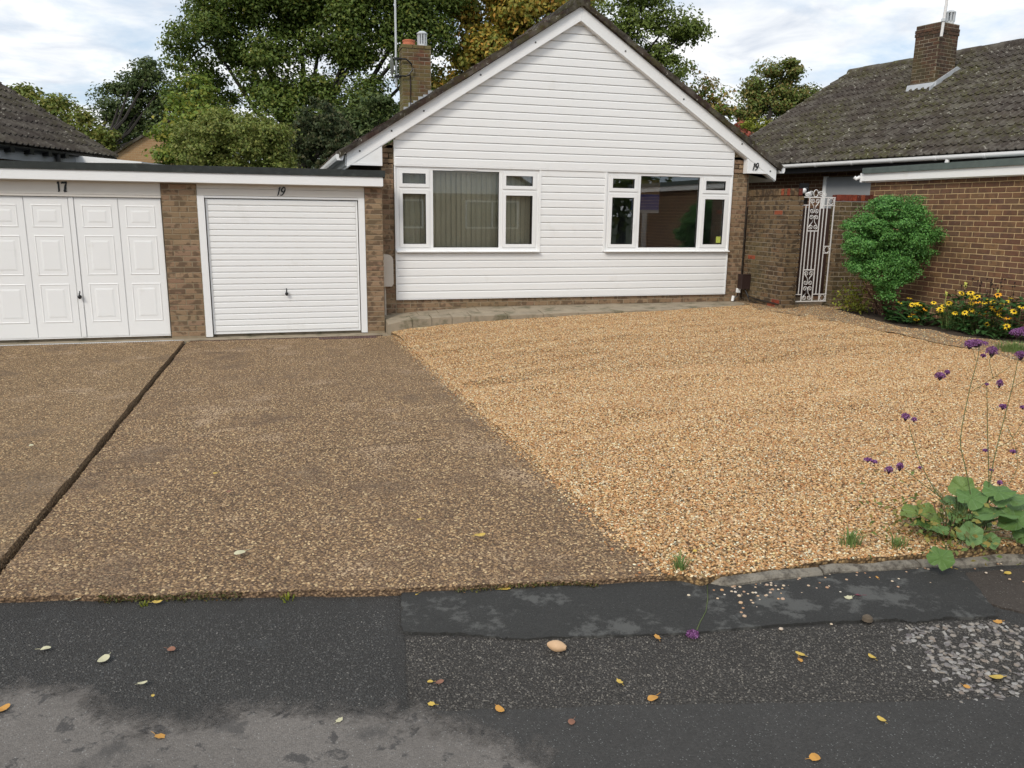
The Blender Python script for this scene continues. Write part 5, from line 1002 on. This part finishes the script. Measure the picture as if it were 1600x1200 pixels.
tree('chestnut_tree', 'horse chestnut with orange and yellow autumn leaves behind the gable', BL['chestnut'], (4.6, 16, 0), 13, .55, 200, .17, L_CHE, .35)
tree('ash_tree', 'green spreading tree right of the gable peak', BL['apex'], (8.0, 11, 0), 20, .38, 180, .11, L_APX, .2, shell=.65)
tree('cherry_tree', 'small tree with pinkish autumn leaves beside the right gable slope', BL['autumn'], (10.8, 12.5, 0), 18, .32, 80, .13, L_AUT, .12)
tree('round_tree', 'rounded russet green tree left of the mossy tiled roof', BL['right'], (16., 15.6, 0), 18, .42, 210, .13, L_RGT, .25)
tree('laurel_shrub', 'low yellowish green shrub at the foot of the rounded russet tree', BL['small'], (13.8, 13.6, 0), 28, .28, 80, .12, L_YG, .08, 'shrub')
tree('maple_shrub', 'little red leaved shrub by the end of the right gable slope', BL['redbush'], (12.2, 12.3, 0), 50, .14, 22, .12, L_RED, .06, 'shrub')
for i, (x, y, r_, h) in enumerate(((-6, -30, 3.2, 5.5), (16.5, -29, 3.5, 6.2), (24, -27, 3, 5))):
    tree('roadside_tree', ['leafy green tree across the road left of the opposite bungalow', 'leafy green tree across the road right of the opposite bungalow', 'farthest right leafy green tree across the road'][i], [(x, y, h*.62, r_, h*.38), (x+1, y, h*.8, r_*.6, h*.25), (x-1, y+.5, h*.5, r_*.7, h*.3)], (x, y, 0), 2.2, 1.0, 60, .4, L_OAK, .25, group='trees across the road')
# rounded shrub by the gate
sb = tree('clipped_shrub', 'rounded bright green shrub on bare stems in front of the gate wall', SHRUB, (7.28, -2.1, .32), 230, .105, 230, .031, L_SHR, .045, 'shrub', shell=.6, twigs=3, bark=M_TWIG)
st = MB()
for k in range(26):
    a = rng.uniform(0, 6.28); r_ = rng.uniform(.02, .16); b0 = Vector((7.25+r_*math.cos(a), -2.15+r_*math.sin(a), .3)); tp = Vector((7.05+rng.uniform(-.28, .28), -2.1+rng.uniform(-.22, .22), rng.uniform(.75, 1.2)))
    st.tube([b0, b0.lerp(tp, .5)+Vector((rng.uniform(-.06, .06), rng.uniform(-.06, .06), 0)), tp], [.014, .010, .006], 5)
st.build('stems', M_TWIG, sb, kind='stuff')
def low_clump(name, label, cat, c, r, h, n, L, mat, W=.55, upb=.5, group=None, stems=10):
    t = thing(name, label, cat, c, group=group); P = np.stack([c[0]+nrg.normal(size=n)*r, c[1]+nrg.normal(size=n)*r, c[2]+np.abs(nrg.normal(size=n))*h*.5+.02], 1)
    m = MB()
    for k in range(stems): p = P[k*n//stems-1]; m.tube([(c[0]+.2*(p[0]-c[0]), c[1]+.2*(p[1]-c[1]), c[2]-.02), tuple(p)], [.005, .003], 4)
    m.build('stems', M_TWIG, t, kind='stuff'); V, F = leaf_quads(P, nrg.uniform(L*.6, L*1.3, n), W, upb); obj('foliage', np_mesh('foliage', V, F, mat), t); return t
low_clump('euphorbia_plant', 'yellow green leafy plant at the foot of the rounded shrub', 'plant', (6.93, -1.85, .33), .13, .42, 420, .055, L_YG)
def blades(m, c, r, n, h, wd=.006, lean=.5):
    for k in range(n):
        a = rng.uniform(0, 6.28); q = rng.uniform(0, r); b = Vector((c[0]+q*math.cos(a), c[1]+q*math.sin(a), c[2])); a2 = a+rng.uniform(-.6, .6); hh = h*rng.uniform(.55, 1.1); ln = lean*hh*rng.uniform(.2, 1)
        d = Vector((math.cos(a2), math.sin(a2), 0)); s_ = Vector((-d.y, d.x, 0))*wd
        p1 = b+d*ln*.35+Vector((0, 0, hh*.65)); p2 = b+d*ln+Vector((0, 0, hh*(.95-.3*lean*rng.random())))
        m.add([b-s_, b+s_, p1+s_*.8, p1-s_*.8, p2], [(0, 1, 2, 3), (3, 2, 4)])
    return m
gp = thing('grass_clump', 'narrow leaved grassy clump between the two patches of yellow flowers', 'plant', (7.15, -3.6, .32)); blades(MB(), (7.12, -3.65, .32), .2, 330, .42, .005, .8).build('blades', L_GRS, gp, kind='stuff')
# yellow daisies
def flower_mesh(mat):
    m = MB(); n = 9
    for k in range(n):
        a = 2*math.pi*k/n; c, s = math.cos(a), math.sin(a); q = lambda r, w_, z: (r*c-w_*s, r*s+w_*c, z)
        m.add([q(.006, -.004, .002), q(.020, -.0085, .004), q(.036, 0, -.004), q(.020, .0085, .004), q(.006, .004, .002)], [(0, 1, 2, 3, 4)])
    return m.mesh('flower', mat)
FM = [flower_mesh(M_PETAL), flower_mesh(M_PETAL2)]; CM = MB().lathe([(.010, -.002), (.011, .006), (.006, .012)], n=8).mesh('flower_cone', M_CONE, True)
def daisy(plant, p, k):
    v = Vector((-1.7-p[0], -12.3-p[1], 1.8-p[2])).normalized()*.5+Vector((rng.uniform(-.5, .5), rng.uniform(-.5, .5), .75)); v.normalize()
    mw = Matrix.Translation(p) @ v.to_track_quat('Z', 'Y').to_matrix().to_4x4() @ Matrix.Scale(rng.uniform(1.15, 1.55), 4)
    f_ = obj('flower', FM[k % 5 == 4], plant, mw=mw); obj('flower_cone', CM, f_)
def bed_leaf(m, b, d, L, wd, rise):
    n = 5; s_ = Vector((-d.y, d.x, 0)); prev = None
    for i in range(n+1):
        t = i/n; p = b+d*L*t+Vector((0, 0, rise*math.sin(t*2.2))); w_ = wd*math.sin(math.pi*min(1, t*.92+.06))
        cur = (p-s_*w_+Vector((0, 0, .25*w_)), p, p+s_*w_+Vector((0, 0, .25*w_)))
        if prev: m.add([*prev, *cur], [(0, 1, 4, 3), (1, 2, 5, 4)])
        prev = cur
def daisy_plant(label, c, rx, ry, fl, nl, h, L):
    t = thing('coneflower_plant', label, 'flowers', c, group='yellow flowers in the bed by the brick garage'); m = MB()
    for k in range(nl):
        a = rng.uniform(0, 6.28); b = Vector((c[0]+rx*rng.uniform(-1, 1), c[1]+ry*rng.uniform(-1, 1), c[2]+h*rng.random()**1.3)); bed_leaf(m, b, Vector((math.cos(a), math.sin(a), 0)), L*rng.uniform(.6, 1.2), L*.24*rng.uniform(.7, 1.2), L*rng.uniform(.1, .35))
    m.build('foliage', L_BED, t, kind='stuff'); s = MB()
    for i, p in enumerate(fl): s.tube([(c[0]+(p[0]-c[0])*.6, c[1]+(p[1]-c[1])*.6, c[2]), (p[0]+.01, p[1]+.01, (c[2]+p[2])/2), p], .003, 4)
    s.build('stems', L_STEM, t, kind='stuff')
    for i, p in enumerate(fl): daisy(t, p, i)
    return t
daisy_plant('smaller patch of yellow daisy flowers with broad leaves by the rounded shrub', (6.95, -3.05, .32), .26, .36, FL1+[(6.85+rng.uniform(-.15, .2), -3.0+rng.uniform(-.3, .3), rng.uniform(.5, .68)) for _ in range(4)], 170, .25, .17)
dp_ = daisy_plant('large patch of yellow daisy flowers at the right edge under the brick wall', (7.1, -4.15, .32), .30, .50, FL2+[(6.95+rng.uniform(-.15, .25), -4.1+rng.uniform(-.55, .5), rng.uniform(.55, .88)) for _ in range(14)], 520, .46, .13)
sm_ = MB()
for k in range(44):
    p = Vector((7.1+rng.uniform(-.25, .3), -4.1+rng.uniform(-.5, .5), .32+rng.uniform(.45, .72))); sm_.lathe([(.004, -.008), (.011, .0), (.009, .012), (.003, .016)], tuple(p), 6); sm_.tube([(p.x, p.y, .5), tuple(p)], .002, 3, False)
sm_.build('seed_heads', M_CONE, dp_, kind='stuff')
for i, (x, y, z, s) in enumerate(((7.05, -3.78, .90, .8), (6.98, -3.55, .76, .7), (7.15, -4.2, .86, .6))):
    m = MB()
    for k in range(7): m.lathe([(.004, -.012*s), (.016*s, 0), (.011*s, .012*s), (.002, .018*s)], (x+.012*s*math.cos(k*2.4), y+.012*s*math.sin(k*2.4), z+k*.011*s), 6)
    m.tube([(x, y, .35), (x, y, z)], .003, 4).build('pale_flower_spike', M_PALE, label=['tallest pale yellow flower spike above the yellow daisies', 'lower left pale yellow flower spike beside the grassy clump', 'small pale yellow flower spike near the right edge of the bed'][i], cat='flower', group='pale flower spikes', smooth=True)
gp = thing('bedding_grass', 'tuft of pale fine grass at the right edge in front of the bed', 'plant', (6.6, -5.3, .3)); blades(MB(), (6.35, -5.25, .28), .2, 420, .16, .003, .7).build('blades', L_GRS, gp, kind='stuff')

# ------------------------------------------------------------------ foreground: verbena and the big-leaved plant
vb = thing('verbena_plant', 'tall thin-stemmed purple verbena at the kerb in the right foreground', 'flowers', (1.47, -9.4, .23))
for pl in VSTEM:
    base = VSTEM.index(pl) < 5
    pts = ([(1.46+.02*rng.uniform(-1, 1), -9.38, .22)] if base else [])+list(pl)
    sm = []
    for i in range(len(pts)-1):
        a, b = Vector(pts[i]), Vector(pts[i+1])
        for q in range(4): sm.append(a.lerp(b, q/4))
    sm.append(Vector(pts[-1])); n = len(sm)
    for _ in range(2): sm = [sm[0]]+[(sm[i-1]+sm[i]*2+sm[i+1])*.25 for i in range(1, n-1)]+[sm[-1]]
    MB().tube(sm, [.0030-.0014*i/n for i in range(n)] if base else .0013, 5).build('stem', L_STEM, vb, smooth=True)
def floret_head(p, rx, rz, n=None):
    n = n or int(60+rx*9000); d = nrg.normal(size=(n, 3)); d /= np.linalg.norm(d, axis=1)[:, None]; d[:, 2] = np.where(d[:, 2] < -.3, -d[:, 2], d[:, 2])
    C = np.array(p)+d*np.array([rx, rx, rz])*nrg.uniform(.65, 1., (n, 1)); V, F = leaf_quads(C, nrg.uniform(.0045, .0085, n), .8, .2, .2); return np_mesh('flower_head', V, F, M_PURP)
for q in VHEAD:
    q = q[:3]+(q[3]*.86, q[4]*.86); hd = obj('flower_head', floret_head(q[:3], q[3], q[4]), vb)
    MB().lathe([(.001, -q[4]), (q[3]*.4, -q[4]*.5), (q[3]*.45, q[4]*.1), (q[3]*.2, q[4]*.4)], q[:3], 8).build('calyx', leafdark if 'leafdark' in globals() else globals().setdefault('leafdark', plain('dark_calyx', (.05, .02, .035), .8, .2, 60.)), hd, smooth=True)
gl = blades(MB(), (1.5, -9.37, .23), .12, 60, .30, .0022, .8); gl.build('narrow_leaves', L_STEM, vb, kind='stuff')
bp_ = thing('hollyhock_plant', 'low plant with large soft green leaves spilling over the kerb at the right', 'plant', (1.44, -9.37, .22))
def big_leaf(c, rx, ry, k):
    """lobed round leaf with raised veins, facing up and a little to the camera"""
    m = MB(); n = 28; rings = 4; m.v = [(0, 0, 0)]
    for r_ in range(1, rings+1):
        for i in range(n):
            a = 2*math.pi*i/n; lob = 1+.07*math.cos(5*a+k)+.025*math.sin(11*a+k*2); notch = 1-.45*math.exp(-((a-math.pi*1.5)/.22)**2)
            q = r_/rings*lob*notch; vein = .10*math.cos(5*a+k)*q
            m.v.append((q*math.cos(a), q*math.sin(a), vein-.22*q*q*math.cos(2*a+k*.7)+.05*math.sin(3*a+k)*q))
    m.f = [(0, 1+i, 1+(i+1) % n) for i in range(n)]
    for r_ in range(rings-1):
        for i in range(n): a = 1+r_*n; m.f.append((a+i, a+n+i, a+n+(i+1) % n, a+(i+1) % n))
    return m
for k, q in enumerate(BIGL):
    c = Vector(q[:3]); rx, ry = q[3], q[4]; v = (Vector((-1.72, -12.32, 1.80))-c).normalized()
    side = v.cross(Vector((0, 0, 1))).normalized()*-1; upv = side.cross(v)*-1
    if upv.z < 0: upv = -upv
    tilt = min(1., ry/rx)                                     # apparent height against width gives the pitch of the blade
    e = math.asin(min(.98, tilt)); back = Vector((-v.x, -v.y, 0)).normalized()
    el = math.asin(v.z); ph_ = e-el                           # tip the far edge up until it reads that deep
    ydir = back*math.cos(ph_)+Vector((0, 0, 1))*math.sin(ph_)
    side = Vector((-back.y, back.x, 0))*-1; nrm = side.cross(ydir)
    rr_ = (max(rx, ry*.75))*.9; ang = rng.uniform(-.6, .6)+math.pi*.0
    M4 = Matrix(((side.x, ydir.x, nrm.x, c.x), (side.y, ydir.y, nrm.y, c.y), (side.z, ydir.z, nrm.z, c.z), (0, 0, 0, 1)))
    o = big_leaf(c, rx, ry, k).build('leaf', L_BIG, bp_, smooth=True); o.matrix_basis = M4 @ Matrix.Rotation(ang, 4, 'Z') @ Matrix.Diagonal((rr_, rr_, rr_, 1))
    st = c+(M4.to_3x3() @ Vector((0, -.25*rr_, -.02))); MB().tube([(1.44+rng.uniform(-.05, .05), -9.36+rng.uniform(-.03, .03), .22), ((1.44+st.x)/2, (-9.37+st.y)/2, max(.25, (st.z+.2)/2+.03)), tuple(st)], [.005, .0045, .003], 6).build('leaf_stalk', L_STEM, bp_, smooth=True)
low_clump('weed_patch', 'tangle of small weeds under the large soft leaves at the kerb', 'weeds', (1.40, -9.36, .225), .16, .16, 420, .032, leaf_mat('weed_leaves', [(.05, .08, .02), (.09, .11, .03), (.16, .12, .03), (.04, .06, .02)]))
wt = [(.92, -9.27, .05, .10, 60), (1.12, -9.36, .05, .07, 40), (-.02, -9.30, .03, .09, 46), (-1.75, -9.06, .03, .03, 26), (-2.32, -8.96, .02, .025, 22)]
wl = ['straggly grass weed left of the large soft leaves', 'yellowing weed rosette at the back of the kerb', 'green weed at the corner where the drive meets the gravel', 'yellow green tuft at the front edge of the drive near the tarmac seam', 'yellow tuft at the front edge of the drive, left of the tarmac seam']
for (x, y, r_, h, n), lb in zip(wt, wl):
    zb = max(zg(x, y), ZR) if x > -.1 else ZR
    t = thing('weed', lb, 'weed', (x, y, zb), group='weeds along the road edge'); blades(MB(), (x, y, zb), r_, n, h, .003, .9).build('blades', L_GRS if x > -.5 else L_YG, t, kind='stuff')
# moss line under the drive's front edge
ms = []
for k in range(6000):
    X = rng.uniform(-6, 0.0)
    if vnoise(X*3.3, 1, 12) < .42: continue
    ms.append((X, ejit(X)-rng.uniform(-.004, .028)*vnoise(X*7, 2, 5)*1.6, ZR+rng.uniform(.002, .03)))
V, F = leaf_quads(np.array(ms), nrg.uniform(.006, .014, len(ms)), .8, .4); obj('moss', np_mesh('moss', V, F, leaf_mat('moss', [(.035, .040, .01), (.06, .06, .015), (.025, .02, .01), (.09, .05, .02)])), kind='stuff', label='dark moss and litter along the front edge of the drives', cat='moss')

# ------------------------------------------------------------------ litter on the road and the drive
def leaf_shape(k, s):
    m = MB(); n = 12; out = []
    for i in range(n):
        a = 2*math.pi*i/n; r_ = 1+.12*hsh(i, k, 3)-(.0 if k % 3 else .22*(i % 2)); out.append((r_*math.cos(a)*(1.25 if k % 2 else 1.), r_*math.sin(a)*.8))
    m.v = [(0, 0, .10)]+[(x, y, .05+.30*(x*x*(.6 if k % 2 else -.2)+.5*y*y)*(.5+hsh(k, 1, 1))) for x, y in out]
    m.f = [(0, 1+i, 1+(i+1) % n) for i in range(n)]; m.tube([(-1.1, 0, .1), (-1.6, .12, .14), (-2.1, .1, .2)], [.06, .05, .04], 4)
    m.v = [(x*s, y*s, z*s) for x, y, z in m.v]; return m
LF = [('pale', .022, 'pale leaf tight against the front edge of the drive at the far left'), ('pale', .021, 'squarish pale leaf on the dark tarmac at the left, below the drive'), ('pale', .017, 'curled pale leaf with a long stalk nearest the left edge of the dark tarmac'), ('yellow', .017, 'folded yellow leaf just below the drive edge at the left'), ('brown', .015, 'dull tan leaf on the stained patch of the dark tarmac at the left'), ('pale', .012, 'tiny pale leaf with a hooked stalk low on the dark tarmac at the left'), ('gold', .019, 'golden leaf on the worn grey tarmac in the lower left'), ('gold', .019, 'orange leaf cut by the left edge of the picture'), ('yellow', .007, 'smallest yellow fleck at the border of dark and grey tarmac'), ('pale', .012, 'pale triangular leaf on the grey tarmac below the drive centre'), ('yellow', .010, 'small yellow scrap left of the pinkish leaf near the tarmac seam'), ('brown', .012, 'small pinkish leaf right of the tarmac seam'), ('yellow', .013, 'yellow leaf just right of the tarmac seam above the grey tarmac'), ('gold', .016, 'curled tan leaf at the lower edge of the coarse tarmac'), ('brown', .014, 'flat brown leaf on the smooth tarmac below the shell-like curled leaf'), ('yellow', .013, 'narrow yellow leaf on the coarse tarmac right of the shell-like curled leaf'), ('gold', .020, 'bright orange leaf in the middle of the coarse tarmac'), ('yellow', .014, 'upper yellow leaf of the touching pair on the coarse tarmac'), ('gold', .014, 'lower golden leaf of the touching pair on the coarse tarmac'), ('yellow', .013, 'small folded yellow leaf left of the pale stone patch'), ('gold', .018, 'diamond shaped golden leaf at the bottom of the picture'), ('pale', .018, 'long pale leaf beside the dark red one on the smooth strip'), ('red', .017, 'dark red leaf on the smooth strip below the kerb'), ('yellow', .012, 'curled yellow leaf low on the coarse tarmac toward the right'), ('yellow', .012, 'round yellow leaf close below the kerb stones'), ('yellow', .020, 'bright yellow leaf on the pale stone patch'), ('gold', .011, 'small golden leaf at the lower left of the pale stone patch'), ('gold', .018, 'tan leaf at the top edge of the pale stone patch'), ('gold', .014, 'golden leaf at the middle of the smooth strip below the kerb'), ('yellow', .015, 'yellow leaf on the brown stained tarmac at the far right'), ('yellow', .012, 'yellow leaf at the left end of the smooth strip'), ('yellow', .022, 'pair-lobed yellow leaf against the drive edge above the smooth strip'), ('gold', .014, 'golden leaf at the upper edge of the smooth strip, left of the fallen flower'), ('gold', .016, 'golden leaf at the lower edge of the smooth strip beside the fallen flower'), ('yellow', .018, 'yellow leaf tucked under the drive edge right of the pale one'), ('yellow', .012, 'yellow leaf lying in the gravel near the kerb'), ('yellow', .016, 'long yellow leaf under the big-leaved plant'), ('yellow', .010, 'tiny yellow leaf just below the kerb end')]
for k, ((col, s, lab), p) in enumerate(zip(LF, LEAF)):
    z = ZR+.012
    if k == 35: z = zg(p[0], p[1])+.012
    o = leaf_shape(k, s).build('fallen_leaf', LEAFC[col], label=lab, cat='leaf', group='leaves on the road'); o.matrix_basis = Matrix.Translation((p[0], p[1], z)) @ Matrix.Rotation(rng.uniform(0, 6.28), 4, 'Z') @ Matrix.Rotation(rng.uniform(-.2, .2), 4, 'X')
DL = [('yellow', .016, 'pale yellow leaf on the pale patch of the drive'), ('brown', .015, 'brownish leaf on the left of the drive below the pale patch'), ('pale', .026, 'large pale leaf flat on the drive near the road at the left'), ('yellow', .022, 'yellow leaf on the drive near the road toward the gravel'), ('yellow', .014, 'small yellow leaf on the drive near its middle'), ('pale', .018, 'whitish leaf on the left drive beyond the joint')]
for k, ((col, s, lab), p) in enumerate(zip(DL, DLEAF)):
    o = leaf_shape(k+50, s).build('fallen_leaf', LEAFC[col], label=lab, cat='leaf', group='leaves on the drive'); o.matrix_basis = Matrix.Translation((p[0], p[1], p[2]+.012+(.022 if p[0] < -3 else 0))) @ Matrix.Rotation(rng.uniform(0, 6.28), 4, 'Z')
pb = MB()
for k, p in enumerate(PEB):
    r_ = .006+.005*hsh(k, 2, 1); pb.lathe([(.001, 0), (r_, r_*.35), (r_*.8, r_*.8), (.001, r_)], (p[0], p[1], ZR+.009), 7)
for k in range(70):
    X = .15+rng.random()**2*1.6; Y = edge_y(X)-rng.random()**2*.22; r_ = .004+.004*rng.random(); pb.lathe([(.001, 0), (r_, r_*.35), (r_*.8, r_*.8), (.001, r_)], (X, Y, ZR+.009), 6)
o = pb.build('stray_pebbles', None, kind='stuff', label='small pebbles strayed from the gravel onto the smooth tarmac strip', cat='pebbles', smooth=True)
m_, t_ = newmat('stray_pebble'); c_ = ramp(t_, node(t_, 'ShaderNodeNewGeometry').outputs['Random Per Island'], [(0., (.50, .28, .13)), (.35, (.62, .52, .38)), (.7, (.36, .18, .09)), (1., (.66, .60, .50))]); finish(t_, c_, .6); o.data.materials.append(m_)
sh_ = MB(); nu, na = 10, 12
for i in range(nu+1):
    u = i/nu; rr_ = .003+.021*math.sin(math.pi*(u*.9+.05))**.8
    for q in range(na+1): a = R(-60+285*q/na); sh_.v.append(((u-.5)*.075, rr_*math.cos(a), .021+rr_*math.sin(a)*.85))
sh_.f = [(i*(na+1)+q, i*(na+1)+q+1, (i+1)*(na+1)+q+1, (i+1)*(na+1)+q) for i in range(nu) for q in range(na)]
o = sh_.build('leaf_curl', plain('tan_curled_leaf', (.58, .38, .22), .6, .1, 40.), label='curled tan leaf like a shell on the coarse tarmac below the smooth strip', cat='leaf', smooth=True); o.matrix_basis = Matrix.Translation((SHELL[0], SHELL[1], ZR+.006)) @ Matrix.Rotation(R(-38), 4, 'Z')
ff = thing('fallen_flower', 'purple verbena flower head lying on the tarmac at the end of its stalk', 'flower', FALLEN_HEAD)
MB().tube(FALLEN, .0022, 5).build('stalk', L_STEM, ff, smooth=True); obj('flower_head', floret_head(FALLEN_HEAD, .026, .018, 420), ff)
MB().lathe([(.002, 0), (.022, .006), (.020, .020), (.010, .028), (.001, .03)], n=9).build('stone', plain('brown_stone', (.11, .085, .06), .9, .2, 60.), label='single brown clod at the lower edge of the smooth strip', cat='stone').matrix_basis = Matrix.Translation((LEAF[21][0]-.06, LEAF[21][1]-.19, ZR+.01))
